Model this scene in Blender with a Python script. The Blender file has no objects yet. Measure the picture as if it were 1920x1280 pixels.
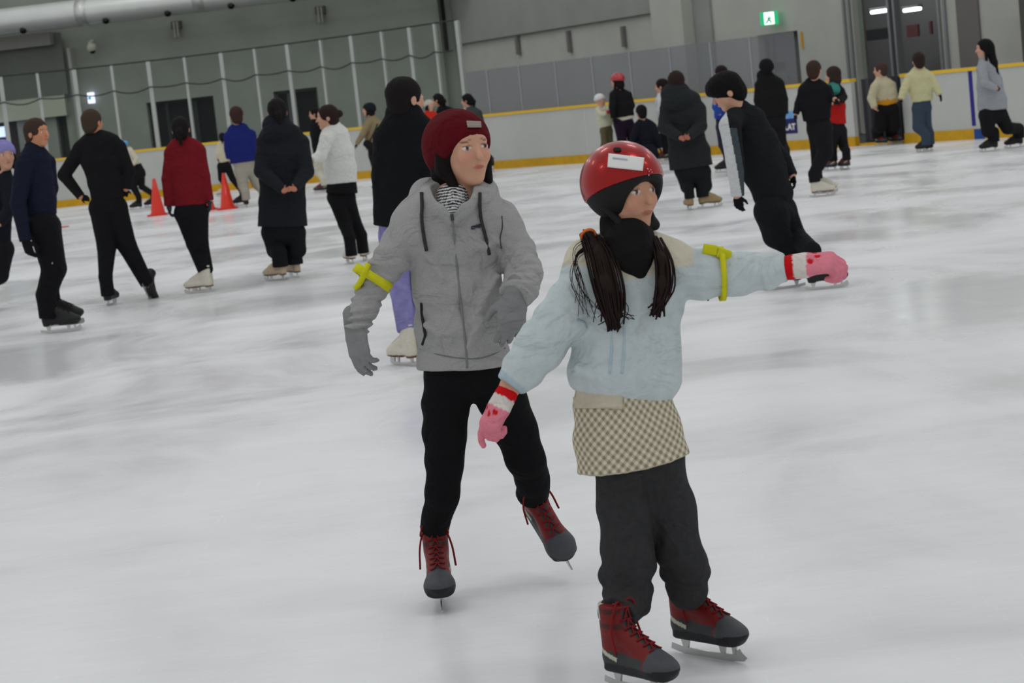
import bpy, math, random
import numpy as np
from mathutils import Matrix, Vector
from mathutils.bvhtree import BVHTree
random.seed(7); np.random.seed(7)
sc = bpy.context.scene
COL = sc.collection

# ------------------------------------------------------------------ camera
F = 3800.0; ROLL = math.radians(6.1); EYE = 1.5; PITCH = math.atan(458.0/F)
cam_d = bpy.data.cameras.new('camera'); cam = bpy.data.objects.new('camera', cam_d)
COL.objects.link(cam); sc.camera = cam
cam_d.sensor_width = 22.3; cam_d.lens = F*22.3/1920.0
cam.location = (0, 0, EYE)
_fw = Vector((0, math.cos(PITCH), -math.sin(PITCH)))
_up0 = Vector((0, math.sin(PITCH), math.cos(PITCH)))
_rt0 = Vector((1, 0, 0))
_up = _up0*math.cos(ROLL) + _rt0*math.sin(ROLL)      # image-up direction in the world
_rt = _rt0*math.cos(ROLL) - _up0*math.sin(ROLL)
cam.rotation_euler = Matrix((_rt, _up, -_fw)).transposed().to_euler()
cam_d.clip_end = 300
cam_d.dof.use_dof = True; cam_d.dof.focus_distance = 6.4; cam_d.dof.aperture_fstop = 5.6

# ------------------------------------------------------------------ view, world, light
sc.view_settings.view_transform = 'Standard'; sc.view_settings.look = 'None'
sc.view_settings.gamma = 1; sc.view_settings.exposure = 0.0; sc.view_settings.use_curve_mapping = False
w = bpy.data.worlds.new('hall_light'); sc.world = w; w.use_nodes = True
w.node_tree.nodes['Background'].inputs[0].default_value = (0.965, 0.98, 1.0, 1)
w.node_tree.nodes['Background'].inputs[1].default_value = 0.56
for ly in (4, 14, 24, 34, 44, 52):  # farthest row added to brighten the end walls
    for lx in (-12, -4, 4, 12):
        ld = bpy.data.lights.new('ceiling_lamp', 'AREA'); ld.shape = 'RECTANGLE'; ld.size = 2.4; ld.size_y = 0.9
        ld.energy = 70; ld.color = (0.98, 1.0, 0.97)
        lo = bpy.data.objects.new('ceiling_lamp', ld); COL.objects.link(lo); lo.location = (lx, ly, 11)

# ------------------------------------------------------------------ picture geometry
V = lambda *a: np.array(a, float)
CAMP = V(0, 0, EYE); FW = V(*_fw); UP = V(*_up); RT = V(*_rt)
def ray(x, y): return FW + RT*((x-960)/F) - UP*((y-640)/F)
def G(x, y, z=0.0):
    a = ray(x, y); t = (z-EYE)/a[2]; return CAMP + a*t
def P(x, y, D):
    a = ray(x, y); return CAMP + a*(D/a[1])
def PR(p):
    q = np.asarray(p) - CAMP; d = q@FW
    return 960 + F*(q@RT)/d, 640 - F*(q@UP)/d
def ppm(p): return F/((np.asarray(p)-CAMP)@FW)      # pixels per metre there

# ------------------------------------------------------------------ materials
def lin(c):
    r = []
    for v in c:
        v = v/255.0; r.append(v/12.92 if v <= 0.04045 else ((v+0.055)/1.055)**2.4)
    return tuple(r)
_mats = {}
def mat(name, rgb, rough=0.8, metal=0.0, noise=0.0, nscale=30, bump=0.0, bscale=300, spec=0.3, attr=False, coat=0.0, sheen=0.0, fold=0.0):
    key = (name, tuple(rgb), rough, metal, noise, bump, attr, coat, fold)
    if key in _mats: return _mats[key]
    m = bpy.data.materials.new(name); m.use_nodes = True; nt = m.node_tree; b = nt.nodes['Principled BSDF']
    c = lin(rgb); b.inputs['Base Color'].default_value = (*c, 1)
    b.inputs['Roughness'].default_value = rough; b.inputs['Metallic'].default_value = metal
    b.inputs['Specular IOR Level'].default_value = spec
    b.inputs['Coat Weight'].default_value = coat; b.inputs['Sheen Weight'].default_value = sheen
    tc = nt.nodes.new('ShaderNodeTexCoord')
    src = None
    if attr:
        a = nt.nodes.new('ShaderNodeAttribute'); a.attribute_name = 'Col'; src = a.outputs['Color']
    if noise > 0:
        n = nt.nodes.new('ShaderNodeTexNoise'); n.inputs['Scale'].default_value = nscale; n.inputs['Detail'].default_value = 5
        nt.links.new(tc.outputs['Object'], n.inputs['Vector'])
        r = nt.nodes.new('ShaderNodeMapRange'); r.inputs[1].default_value = 0.25; r.inputs[2].default_value = 0.75
        r.inputs[3].default_value = 1-noise; r.inputs[4].default_value = 1+noise
        nt.links.new(n.outputs['Fac'], r.inputs[0])
        x = nt.nodes.new('ShaderNodeVectorMath'); x.operation = 'SCALE'
        if src: nt.links.new(src, x.inputs[0])
        else: x.inputs[0].default_value = c
        nt.links.new(r.outputs[0], x.inputs['Scale']); src = x.outputs[0]
    if src: nt.links.new(src, b.inputs['Base Color'])
    if bump > 0:
        n = nt.nodes.new('ShaderNodeTexNoise'); n.inputs['Scale'].default_value = bscale; n.inputs['Detail'].default_value = 3
        nt.links.new(tc.outputs['Object'], n.inputs['Vector'])
        bp = nt.nodes.new('ShaderNodeBump'); bp.inputs['Strength'].default_value = bump; bp.inputs['Distance'].default_value = 0.004
        nt.links.new(n.outputs['Fac'], bp.inputs['Height']); nt.links.new(bp.outputs[0], b.inputs['Normal'])
        if fold > 0:
            mp = nt.nodes.new('ShaderNodeMapping'); mp.inputs['Scale'].default_value = (1, 1, 1.5); mp.inputs['Rotation'].default_value = (.5, .35, 0)
            nt.links.new(tc.outputs['Object'], mp.inputs['Vector'])
            n2 = nt.nodes.new('ShaderNodeTexNoise'); n2.inputs['Scale'].default_value = 7; n2.inputs['Detail'].default_value = 2.5; n2.inputs['Distortion'].default_value = 1.2
            nt.links.new(mp.outputs[0], n2.inputs['Vector'])
            b2 = nt.nodes.new('ShaderNodeBump'); b2.inputs['Strength'].default_value = fold; b2.inputs['Distance'].default_value = 0.06
            nt.links.new(n2.outputs['Fac'], b2.inputs['Height']); nt.links.new(b2.outputs[0], bp.inputs['Normal'])
    _mats[key] = m; return m
def cloth(rgb, **k):
    d = dict(rough=0.9, noise=0.06, nscale=40, bump=0.35, bscale=160, spec=0.12, fold=.55); d.update(k)
    return mat('fabric', rgb, **d)
def emis(name, rgb, s):
    m = bpy.data.materials.new(name); m.use_nodes = True; b = m.node_tree.nodes['Principled BSDF']
    b.inputs['Base Color'].default_value = (*lin(rgb), 1)
    b.inputs['Emission Color'].default_value = (*lin(rgb), 1); b.inputs['Emission Strength'].default_value = s
    return m
SKIN = dict(rough=0.55, noise=0.05, nscale=25, bump=0.08, spec=0.35, attr=True)
SILVER = mat('steel', (190, 190, 188), rough=0.3, metal=0.9)

# ------------------------------------------------------------------ mesh helpers
def set_mesh(me, v, f):
    v = np.asarray(v, np.float32); f = np.asarray(f, np.int32); n = f.shape[1]
    me.vertices.add(len(v)); me.vertices.foreach_set('co', v.ravel())
    me.loops.add(len(f)*n); me.loops.foreach_set('vertex_index', f.ravel())
    me.polygons.add(len(f)); me.polygons.foreach_set('loop_start', np.arange(0, len(f)*n, n, dtype=np.int32))
    me.polygons.foreach_set('use_smooth', np.ones(len(f), bool))
    me.update(calc_edges=True); me.validate()
class Root:                                              # the Empty a thing hangs on
    def __init__(s, name, loc, label, cat, group=None, kind=None):
        o = bpy.data.objects.new(name, None); COL.objects.link(o); o.location = loc
        o.empty_display_size = 0.2
        o['label'] = label; o['category'] = cat
        if group: o['group'] = group
        if kind: o['kind'] = kind
        s.o = o; s.loc = V(*loc)
def tag(o, label=None, cat=None, group=None, kind=None):
    if label: o['label'] = label
    if cat: o['category'] = cat
    if group: o['group'] = group
    if kind: o['kind'] = kind
    return o
def obj(name, v, f, m, root=None, parent=None, smooth=True, label=None, col=None):
    """one mesh object; v in world space, stored relative to the thing's base"""
    loc = root.loc if root else V(0, 0, 0)
    me = bpy.data.meshes.new(name)
    if isinstance(f, np.ndarray): set_mesh(me, np.asarray(v)-loc, f)
    else:
        me.from_pydata([tuple(np.asarray(p)-loc) for p in v], [], f); me.update()
        if smooth: me.polygons.foreach_set('use_smooth', [True]*len(me.polygons))
    if not smooth: me.polygons.foreach_set('use_smooth', [False]*len(me.polygons))
    if col is not None:
        a = me.color_attributes.new('Col', 'FLOAT_COLOR', 'POINT')
        a.data.foreach_set('color', np.concatenate([col, np.ones((len(col), 1))], 1).astype(np.float32).ravel())
    if m: me.materials.append(m)
    o = bpy.data.objects.new(name, me); COL.objects.link(o)
    if root: o.parent = parent or root.o
    if label: o['label'] = label
    return o
class MB:                                                # collects boxes and tubes into one mesh
    def __init__(s): s.v = []; s.f = []
    def add(s, v, f):
        n = len(s.v); s.v += [tuple(p) for p in v]; s.f += [tuple(i+n for i in q) for q in f]; return s
    def box(s, c, h, ax=None):
        ax = ax or (V(1, 0, 0), V(0, 1, 0), V(0, 0, 1)); c = np.asarray(c, float)
        v = [c + ax[0]*h[0]*i + ax[1]*h[1]*j + ax[2]*h[2]*k for i in (-1, 1) for j in (-1, 1) for k in (-1, 1)]
        return s.add(v, [(0, 1, 3, 2), (4, 6, 7, 5), (0, 4, 5, 1), (2, 3, 7, 6), (0, 2, 6, 4), (1, 5, 7, 3)])
    def tube(s, pts, r, n=8):
        pts = [np.asarray(p, float) for p in pts]; rs = r if isinstance(r, (list, tuple)) else [r]*len(pts)
        t0 = pts[1]-pts[0]; a = np.cross(t0, V(0.31, 0.52, 0.79)); a /= np.linalg.norm(a)+1e-9; v = []
        for i, p in enumerate(pts):
            t = pts[min(i+1, len(pts)-1)]-pts[max(i-1, 0)]; t = t/(np.linalg.norm(t)+1e-9)
            a = a - t*(a@t); a /= np.linalg.norm(a)+1e-9; b = np.cross(t, a)
            for k in range(n):
                g = 2*math.pi*k/n; v.append(p + (a*math.cos(g)+b*math.sin(g))*rs[i])
        f = [(i*n+k, i*n+(k+1) % n, (i+1)*n+(k+1) % n, (i+1)*n+k) for i in range(len(pts)-1) for k in range(n)]
        f += [tuple(range(n))[::-1], tuple((len(pts)-1)*n+k for k in range(n))]
        return s.add(v, f)
    def prism(s, poly, fn, t0, t1):                      # poly 2D -> fn(a, b, t)
        n = len(poly); v = [fn(a, b, t0) for a, b in poly]+[fn(a, b, t1) for a, b in poly]
        return s.add(v, [tuple(range(n))[::-1], tuple(range(n, 2*n))]+[(i, (i+1) % n, n+(i+1) % n, n+i) for i in range(n)])
    def build(s, name, m, root=None, parent=None, smooth=False, label=None):
        return obj(name, s.v, s.f, m, root, parent, smooth, label)
def spline(pts, n=8):
    pts = [np.asarray(p, float) for p in pts]; q = [2*pts[0]-pts[1]]+pts+[2*pts[-1]-pts[-2]]; out = []
    for i in range(1, len(q)-2):
        for k in range(n):
            t = k/n; a, b, c, d = q[i-1:i+3]
            out.append(0.5*((2*b)+(c-a)*t+(2*a-5*b+4*c-d)*t*t+(3*b-a-3*c+d)*t**3))
    out.append(pts[-1]); return out
def unit(v): return np.asarray(v, float)/(np.linalg.norm(v)+1e-12)

# ------------------------------------------------------------------ soft solids: rounded parts blended into one surface
def S(a, b, wa, wb, da=None, db=None, L=None, k=0.02, wr=None, cap=0, sub=False):
    return dict(t='S', a=np.asarray(a, float), b=np.asarray(b, float), wa=wa, wb=wb, da=da, db=db if db is not None else da,
                L=L, k=k, wr=wr, cap=cap, sub=sub)
def El(c, r, ax=None, k=0.02, sub=False, wr=None):
    return dict(t='E', c=np.asarray(c, float), r=r, ax=ax, k=k, sub=sub, wr=wr)
def chain(pts, k=0.02, wr=None, cap=0, L=None):
    """pts: (pos, w) or (pos, w, d)"""
    out = []
    for i in range(len(pts)-1):
        p, q = pts[i], pts[i+1]; c = (cap & 1 if i == 0 else 0) | (cap & 2 if i == len(pts)-2 else 0)
        out.append(S(p[0], q[0], p[1], q[1], p[2] if len(p) > 2 else None, q[2] if len(q) > 2 else None, L, k, wr, c))
    return out
def soft(prims, res, cuts=(), noise=None):
    lo = np.full(3, 1e9); hi = -lo
    bb = []
    for p in prims:
        if p['t'] == 'S':
            m = max(p['wa'], p['wb'], p['da'] or 0, p['db'] or 0)+p['k']+0.01
            l = np.minimum(p['a'], p['b'])-m; h = np.maximum(p['a'], p['b'])+m
        else:
            m = max(p['r'])+p['k']+0.01; l = p['c']-m; h = p['c']+m
        bb.append((l, h))
        if not p['sub']: lo = np.minimum(lo, l); hi = np.maximum(hi, h)
    lo -= 2*res; n = np.ceil((hi-lo)/res).astype(int)+3
    val = np.full(n, 0.05, np.float32)
    gx = [(lo[i]+res*np.arange(n[i])).astype(np.float32) for i in range(3)]
    for p, (l, h) in zip(prims, bb):
        i0 = np.clip(np.floor((l-lo)/res).astype(int), 0, n); i1 = np.clip(np.ceil((h-lo)/res).astype(int)+1, 0, n)
        if (i1 <= i0).any(): continue
        X = gx[0][i0[0]:i1[0], None, None]; Y = gx[1][None, i0[1]:i1[1], None]; Z = gx[2][None, None, i0[2]:i1[2]]
        if p['t'] == 'S':
            a, b = p['a'], p['b']; d = b-a; ln = np.linalg.norm(d)+1e-9; u = d/ln
            pr = (X-a[0])*u[0]+(Y-a[1])*u[1]+(Z-a[2])*u[2]
            t = np.clip(pr/ln, 0, 1)
            qx = X-(a[0]+t*d[0]); qy = Y-(a[1]+t*d[1]); qz = Z-(a[2]+t*d[2])
            W = p['wa']+(p['wb']-p['wa'])*t
            if p['da'] is None:
                dd = np.sqrt(qx*qx+qy*qy+qz*qz)-W
                if p['wr']:
                    L = unit(np.cross(u, V(0.2, 0.9, 0.3)))
                    uu = qx*L[0]+qy*L[1]+qz*L[2]; Fx = np.cross(u, L); vv = qx*Fx[0]+qy*Fx[1]+qz*Fx[2]
            else:
                L = p['L'] if p['L'] is not None else V(1, 0, 0); L = unit(L-u*(L@u)); Fx = np.cross(u, L)
                De = p['da']+(p['db']-p['da'])*t
                uu = qx*L[0]+qy*L[1]+qz*L[2]; vv = qx*Fx[0]+qy*Fx[1]+qz*Fx[2]; aa = qx*u[0]+qy*u[1]+qz*u[2]
                m = np.minimum(W, De); dd = (np.sqrt((uu/W)**2+(vv/De)**2+(aa/m)**2)-1)*m
            if p['wr']:
                am, fr = p['wr'][:2]
                dd = dd+am*np.sin(fr*(pr+0.45*uu)+1.7*np.sin(31*vv+pr*17)+0.9*np.sin(23*uu-pr*11))
            if p['cap'] & 1: dd = np.maximum(dd, -pr)
            if p['cap'] & 2: dd = np.maximum(dd, pr-ln)
        else:
            ax = p['ax'] if p['ax'] is not None else np.eye(3); c = p['c']; r = p['r']
            q = [((X-c[0])*ax[i][0]+(Y-c[1])*ax[i][1]+(Z-c[2])*ax[i][2])/r[i] for i in range(3)]
            dd = (np.sqrt(q[0]**2+q[1]**2+q[2]**2)-1)*min(r)
        sl = tuple(slice(i0[i], i1[i]) for i in range(3)); v = val[sl]; k = p['k']
        if p['sub']:
            nd = -dd; hh = np.clip(0.5-0.5*(v-nd)/k, 0, 1); val[sl] = v*(1-hh)+nd*hh+k*hh*(1-hh)
        else:
            hh = np.clip(0.5+0.5*(v-dd)/k, 0, 1); val[sl] = v*(1-hh)+dd*hh-k*hh*(1-hh)
    X = gx[0][:, None, None]; Y = gx[1][None, :, None]; Z = gx[2][None, None, :]
    if noise:
        am, fr = noise
        val = val+am*(np.sin(fr*(0.9*X+0.5*Z)+2*np.sin(fr*0.6*Y+1))*np.sin(fr*(0.35*Z-0.8*Y)+1.3*np.sin(fr*0.5*X)))
    for o, nn in cuts:                                   # keep the side the normal points away from
        val = np.maximum(val, (X-o[0])*nn[0]+(Y-o[1])*nn[1]+(Z-o[2])*nn[2])
    val[0] = val[-1] = 1; val[:, 0] = val[:, -1] = 1; val[:, :, 0] = val[:, :, -1] = 1
    return nets(val.astype(np.float32), lo, res)
def nets(val, lo, res):
    ins = val < 0; n = np.array(val.shape)
    c8 = [(i, j, k) for i in (0, 1) for j in (0, 1) for k in (0, 1)]
    cnt = np.zeros(n-1, np.int8)
    for i, j, k in c8: cnt += ins[i:n[0]-1+i, j:n[1]-1+j, k:n[2]-1+k]
    act = np.argwhere((cnt > 0) & (cnt < 8)); idm = -np.ones(n-1, np.int32); idm[tuple(act.T)] = np.arange(len(act))
    cv = {c: val[act[:, 0]+c[0], act[:, 1]+c[1], act[:, 2]+c[2]] for c in c8}
    acc = np.zeros((len(act), 3)); num = np.zeros(len(act))
    for c in c8:
        for x in range(3):
            if c[x]: continue
            e = list(c); e[x] = 1; e = tuple(e); v0, v1 = cv[c], cv[e]; m = (v0 < 0) != (v1 < 0)
            t = np.where(m, v0/np.where(m, v0-v1, 1), 0)
            q = np.tile(np.array(c, float), (len(act), 1)); q[:, x] = t
            acc += q*m[:, None]; num += m
    vs = act+acc/num[:, None]; fs = []
    for x in range(3):
        y, z = (x+1) % 3, (x+2) % 3
        a = [slice(None)]*3; b = [slice(None)]*3; a[x] = slice(0, -1); b[x] = slice(1, None)
        m = ins[tuple(a)] != ins[tuple(b)]; e = np.argwhere(m)
        e = e[(e[:, y] > 0) & (e[:, z] > 0) & (e[:, y] < n[y]-1) & (e[:, z] < n[z]-1)]
        if not len(e): continue
        dy = np.zeros(3, int); dy[y] = 1; dz = np.zeros(3, int); dz[z] = 1
        q = np.stack([idm[tuple((e-dy-dz).T)], idm[tuple((e-dz).T)], idm[tuple(e.T)], idm[tuple((e-dy).T)]], 1)
        fl = ~ins[tuple(e.T)]; q[fl] = q[fl][:, ::-1]; fs.append(q)
    f = np.concatenate(fs)
    for _ in range(2):                                   # relax a little
        s_ = np.zeros_like(vs); cn = np.zeros(len(vs))
        for i in range(4):
            np.add.at(s_, f[:, i], vs[f[:, (i+1) % 4]]+vs[f[:, (i+3) % 4]]); np.add.at(cn, f[:, i], 2)
        vs = 0.5*vs+0.5*s_/np.maximum(cn, 1)[:, None]
    return vs*res+lo, f
def hitter(v, f):
    bv = BVHTree.FromPolygons([tuple(p) for p in v], [tuple(int(i) for i in q) for q in f])
    def h(x, y, off=0.0):
        r = ray(x, y); hit, nn, _, _ = bv.ray_cast(Vector(CAMP), Vector(r).normalized(), 200)
        if hit is None: return None
        nn = V(*nn)
        if nn@r > 0: nn = -nn
        return V(*hit)+nn*off
    return h
def decal(name, h, quad, m, root, parent, nx=10, ny=6, off=0.0025, shape=None, label=None):
    """thin patch lying on a surface; quad = four picture corners (tl, tr, br, bl)"""
    tl, tr, br, bl = [np.array(c, float) for c in quad]; v = []; ok = {}
    for j in range(ny+1):
        for i in range(nx+1):
            s, t = i/nx, j/ny; p = (tl*(1-s)+tr*s)*(1-t)+(bl*(1-s)+br*s)*t
            q = h(p[0], p[1], off)
            if q is not None and (shape is None or shape(s, t)): ok[(i, j)] = len(v); v.append(q)
    f = [(ok[(i, j)], ok[(i, j+1)], ok[(i+1, j+1)], ok[(i+1, j)]) for j in range(ny) for i in range(nx)
         if all(k in ok for k in ((i, j), (i+1, j), (i, j+1), (i+1, j+1)))]
    if not f: return None
    o = obj(name, v, f, m, root, parent, True, label)
    md = o.modifiers.new('solid', 'SOLIDIFY'); md.thickness = 0.002; md.offset = 1
    return o

# ------------------------------------------------------------------ anatomy
def frame(yaw, up=(0, 0, 1)):
    a = math.radians(yaw); f = V(math.sin(a), -math.cos(a), 0); u = unit(up); f = unit(f-u*(f@u)); return np.cross(f, u), f, u
def head_prims(c, h, fr, k=0.02):
    x, f, u = fr; L = lambda a, b, d: c+(x*a+f*b+u*d)*h
    ax = np.array([x, f, u]); k = 0.09*h
    return [El(L(0, -.07, .13), (.335*h, .41*h, .37*h), ax, k), El(L(0, .08, -.14), (.265*h, .29*h, .33*h), ax, k),
            El(L(0, .23, -.39), (.12*h, .11*h, .09*h), ax, k), El(L(0, .20, .16), (.25*h, .18*h, .17*h), ax, k),
            El(L(.14, .31, -.09), (.1*h, .06*h, .09*h), ax, k), El(L(-.14, .31, -.09), (.1*h, .06*h, .09*h), ax, k),
            El(L(.14, .44, .04), (.085*h, .06*h, .045*h), ax, .03*h, True), El(L(-.14, .44, .04), (.085*h, .06*h, .045*h), ax, .03*h, True),
            El(L(.14, .335, .035), (.062*h, .055*h, .05*h), ax, .01*h), El(L(-.14, .335, .035), (.062*h, .055*h, .05*h), ax, .01*h),
            S(L(0, .36, .06), L(0, .45, -.11), .03*h, .05*h, k=.03*h), El(L(0, .36, -.235), (.1*h, .06*h, .035*h), ax, .02*h),
            El(L(.345, -.04, -.03), (.04*h, .085*h, .13*h), ax, .02*h), El(L(-.345, -.04, -.03), (.04*h, .085*h, .13*h), ax, .02*h)]
def face_col(v, c, h, fr, base, hair=(30, 25, 24)):
    x, f, u = fr; q = (v-c)/h; a, b, d = q@x, q@f, q@u; col = np.tile(lin(base), (len(v), 1))
    def mix(m, rgb): col[:] = col*(1-m[:, None])+np.array(lin(rgb))*m[:, None]
    sm = lambda e, s=.25: np.clip((1-e)/s, 0, 1)*(b > .15)
    A = np.abs(a)
    mix(sm(((A-.16)/.12)**2+((d+.12)/.1)**2, 1.0)*.25, (210, 120, 105))
    mix(sm(((A-.15)/.095)**2+((d-.135-.02*np.cos(A*20))/.018)**2, .8)*.8, hair)
    mix(sm(((A-.14)/.07)**2+((d-.03)/.026)**2, .5), (225, 220, 215))
    mix(sm(((A-.14)/.03)**2+((d-.03)/.03)**2, .5), (35, 25, 22))
    mix(sm(((A-.14)/.08)**2+((d-.058)/.010)**2, .8)*.8, (40, 28, 26))
    mix(sm((a/.095)**2+((d+.235)/.032)**2, .5)*.8, (170, 85, 80))
    return col
def hand_prims(w, d, nrm, s=1.0, curl=(25, 30, 35, 40), thumb=1, spread=1.0, fat=1.0, k=0.004):
    """w wrist, d finger direction, nrm palm normal (curl side), thumb +1/-1 side"""
    d = unit(d); nrm = unit(nrm-d*(nrm@d)); L = np.cross(d, nrm)*thumb
    pr = [S(w-d*.01*s, w+d*.03*s, .026*s*fat, .034*s*fat, .019*s*fat, .017*s*fat, L, k*2), S(w+d*.03*s, w+d*.082*s, .036*s*fat, .040*s*fat, .016*s*fat, .014*s*fat, L, k*2)]
    for i, (o, ln) in enumerate(zip((.030, .010, -.010, -.029), (.068, .076, .070, .055))):
        b = w+d*(.086-.004*abs(i-1))*s+L*o*s; r = (.0092-.0006*(i == 3))*s*fat; dd = unit(d+L*o*2.2*spread); ang = 0
        for j, fr_ in enumerate((.45, .30, .25)):
            ang += math.radians(curl[i])*(1.0 if j else .7)
            v = dd*math.cos(ang)+nrm*math.sin(ang); e = b+v*ln*fr_*s*1.05
            pr.append(S(b, e, r, r*.93, k=k*.6)); b = e; r *= .93
    b = w+d*.022*s+L*.028*s+nrm*.006*s; v = unit(d*.62+L*.7+nrm*.35); e = b+v*.042*s
    pr.append(S(b, e, .014*s*fat, .011*s*fat, k=k)); v = unit(d*.85+L*.35+nrm*.35); e2 = e+v*.033*s
    pr.append(S(e, e2, .0108*s*fat, .0088*s*fat, k=k)); return pr

# ------------------------------------------------------------------ skates (toe +x, blade on z = 0)
_boots = {}
def boot_mesh(style):
    if style in _boots: return _boots[style]
    X, Y, Z = V(1, 0, 0), V(0, 1, 0), V(0, 0, 1); rent = style.startswith('rental')
    hi = style == 'rental_fine'; res = 0.0035 if hi else 0.007
    pr = [S((-.085, 0, .10), (-.078, 0, .25), .037, .045, .046, .050, Y, .02, cap=2),
          S((-.09, 0, .088), (.085, 0, .082), .035, .045, .032, .028, Y, .02),
          S((-.05, 0, .165), (.07, 0, .102), .034, .036, k=.025), El((.098, 0, .085), (.052, .044, .032), None, .02)]
    if rent: pr += [S((-.10, 0, .066), (.112, 0, .066), .040, .044, .018, .018, Y, .008)]
    else: pr += [S((-.095, 0, .058), (-.095, 0, .075), .036, .036, .03, .034, Y, .006), S((.0, 0, .062), (.115, 0, .062), .03, .04, .012, .012, Y, .01)]
    v, f = soft(pr, res, cuts=[((0, 0, .05), (0, 0, -1))])
    x, y, z = v.T
    pal = {'rental': (112, 16, 16), 'rental_fine': (112, 14, 14), 'white': (205, 200, 185), 'black': (20, 20, 22), 'beige': (178, 160, 135), 'tan': (150, 128, 92)}
    col = np.tile(lin(pal[style]), (len(v), 1))
    def put(m, c): col[m] = lin(c)
    if rent:
        put((z > .17) & (np.sin(z*140) > .55) & (np.abs(y) > .02), (70, 22, 22))
        put((np.abs(y) < .017) & (x > -.05) & (z > .10), (46, 46, 48))
        put((z < .112-.12*np.clip(x, -.05, .0)) & (x < .06), (50, 52, 52))
        put((x > .082-.35*np.abs(y)), (66, 69, 73)); put((z < .082+.004*(x > .1)), (20, 20, 23))
        put((x < -.10) & (z > .205), (190, 190, 170)); put((x < -.05) & (x > -.12) & (np.abs(z-.108+.35*(x+.085)) < .006), (180, 182, 165))
    elif style != 'black':
        put(z < .068, (110, 75, 50) if style == 'white' else (90, 70, 50))
    me = bpy.data.meshes.new('boot'); set_mesh(me, v, f)
    a = me.color_attributes.new('Col', 'FLOAT_COLOR', 'POINT')
    a.data.foreach_set('color', np.concatenate([col, np.ones((len(col), 1))], 1).astype(np.float32).ravel())
    me.materials.append(mat('boot_leather', pal[style], rough=0.55, noise=.08, nscale=60, bump=.15, spec=.35, attr=True))
    b = MB(); top = [(-.145, .030), (-.10, .022), (0, .018), (.09, .022), (.118, .040)] if rent else [(-.15, .028), (-.1, .020), (0, .016), (.1, .022), (.135, .045), (.142, .040)]
    bot = [(.148, .018), (.135, .006), (.09, .001), (0, 0), (-.10, .001), (-.15, .010)]
    b.prism(top+bot, lambda p, q, t: V(p, t, q), -.0022, .0022)
    for sx, hw in ((-.09, .020), (.055, .016), (.1, .010)):
        b.prism([(sx-hw, .058), (sx-hw*.45, .020), (sx+hw*.45, .020), (sx+hw, .058)], lambda p, q, t: V(p, t, q), -.004, .004)
        b.box((sx, 0, .056), (hw*1.3, .022, .003))
    bm = bpy.data.meshes.new('blade'); bm.from_pydata([tuple(p) for p in b.v], [], b.f); bm.materials.append(SILVER); bm.update()
    bv = BVHTree.FromPolygons([tuple(p) for p in v], [tuple(int(i) for i in q) for q in f]); lm = None
    lb = MB(); dr = unit((.75, 0, .66)); rows = []
    N = 8 if rent else 6
    for i in range(N):
        t = i/(N-1); tg = V(-.075+.11*t, 0, .235-.135*t); row = []
        for yy in (-.024, -.012, 0, .012, .024):
            o = tg+dr*.3+Y*yy; hit = bv.ray_cast(Vector(o), Vector(-dr), 1)[0]
            row.append(V(*hit)+dr*.0035 if hit else None)
        rows.append(row)
    for i in range(N-1):
        for sg in (0, 1):
            a0, b0 = rows[i], rows[i+1]; pts = [a0[0 if sg else 4], (a0[1 if sg else 3]), a0[2] if a0[2] is not None else None, b0[3 if sg else 1], b0[4 if sg else 0]]
            pts = [p for p in pts if p is not None]
            if len(pts) > 2: lb.tube(pts, .0028 if rent else .002, 6)
    if rent and hi:                                      # loops and hanging ends
        e = rows[0][2] if rows[0][2] is not None else V(-.02, 0, .24)
        for sg in (-1, 1):
            lb.tube(spline([e, e+V(.02, sg*.03, .01), e+V(.015, sg*.045, -.03), e+V(.004, sg*.012, -.004)], 5), .003, 6)
            lb.tube(spline([e, e+V(.012, sg*.035, -.02), e+V(.012, sg*.052, -.07), e+V(.03, sg*.058, -.135)], 5), .0034, 6)
    lme = bpy.data.meshes.new('laces'); lme.from_pydata([tuple(p) for p in lb.v], [], lb.f)
    lme.polygons.foreach_set('use_smooth', [True]*len(lme.polygons)); lme.update()
    lc = {'rental': (120, 14, 18), 'rental_fine': (120, 12, 16), 'white': (215, 212, 200), 'black': (25, 25, 26), 'beige': (200, 190, 170), 'tan': (170, 150, 115)}[style]
    lme.materials.append(mat('lace_cord', lc, rough=.8)); _boots[style] = (me, bm, lme); return _boots[style]
def skate(root, pos, yaw, pitch=0, roll=0, style='black', s=1.0):
    me, bm, lme = boot_mesh(style); a = math.radians(yaw)
    f = Vector((math.sin(a), -math.cos(a), 0)); l = Vector((0, 0, 1)).cross(f)
    M = Matrix((f, l, Vector((0, 0, 1)))).transposed().to_4x4() @ Matrix.Rotation(math.radians(pitch), 4, 'Y') @ Matrix.Rotation(math.radians(roll), 4, 'X') @ Matrix.Scale(s, 4)
    M.translation = Vector(np.asarray(pos, float)-root.loc)
    o = bpy.data.objects.new('ice_skate', me); COL.objects.link(o); o.parent = root.o; o.matrix_local = M
    for nm, d in (('blade', bm), ('laces', lme)):
        c = bpy.data.objects.new(nm, d); COL.objects.link(c); c.parent = o
    MW = Matrix.Translation(Vector(root.loc)) @ M
    return lambda x, y, z: V(*(MW @ Vector((x, y, z))))

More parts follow.
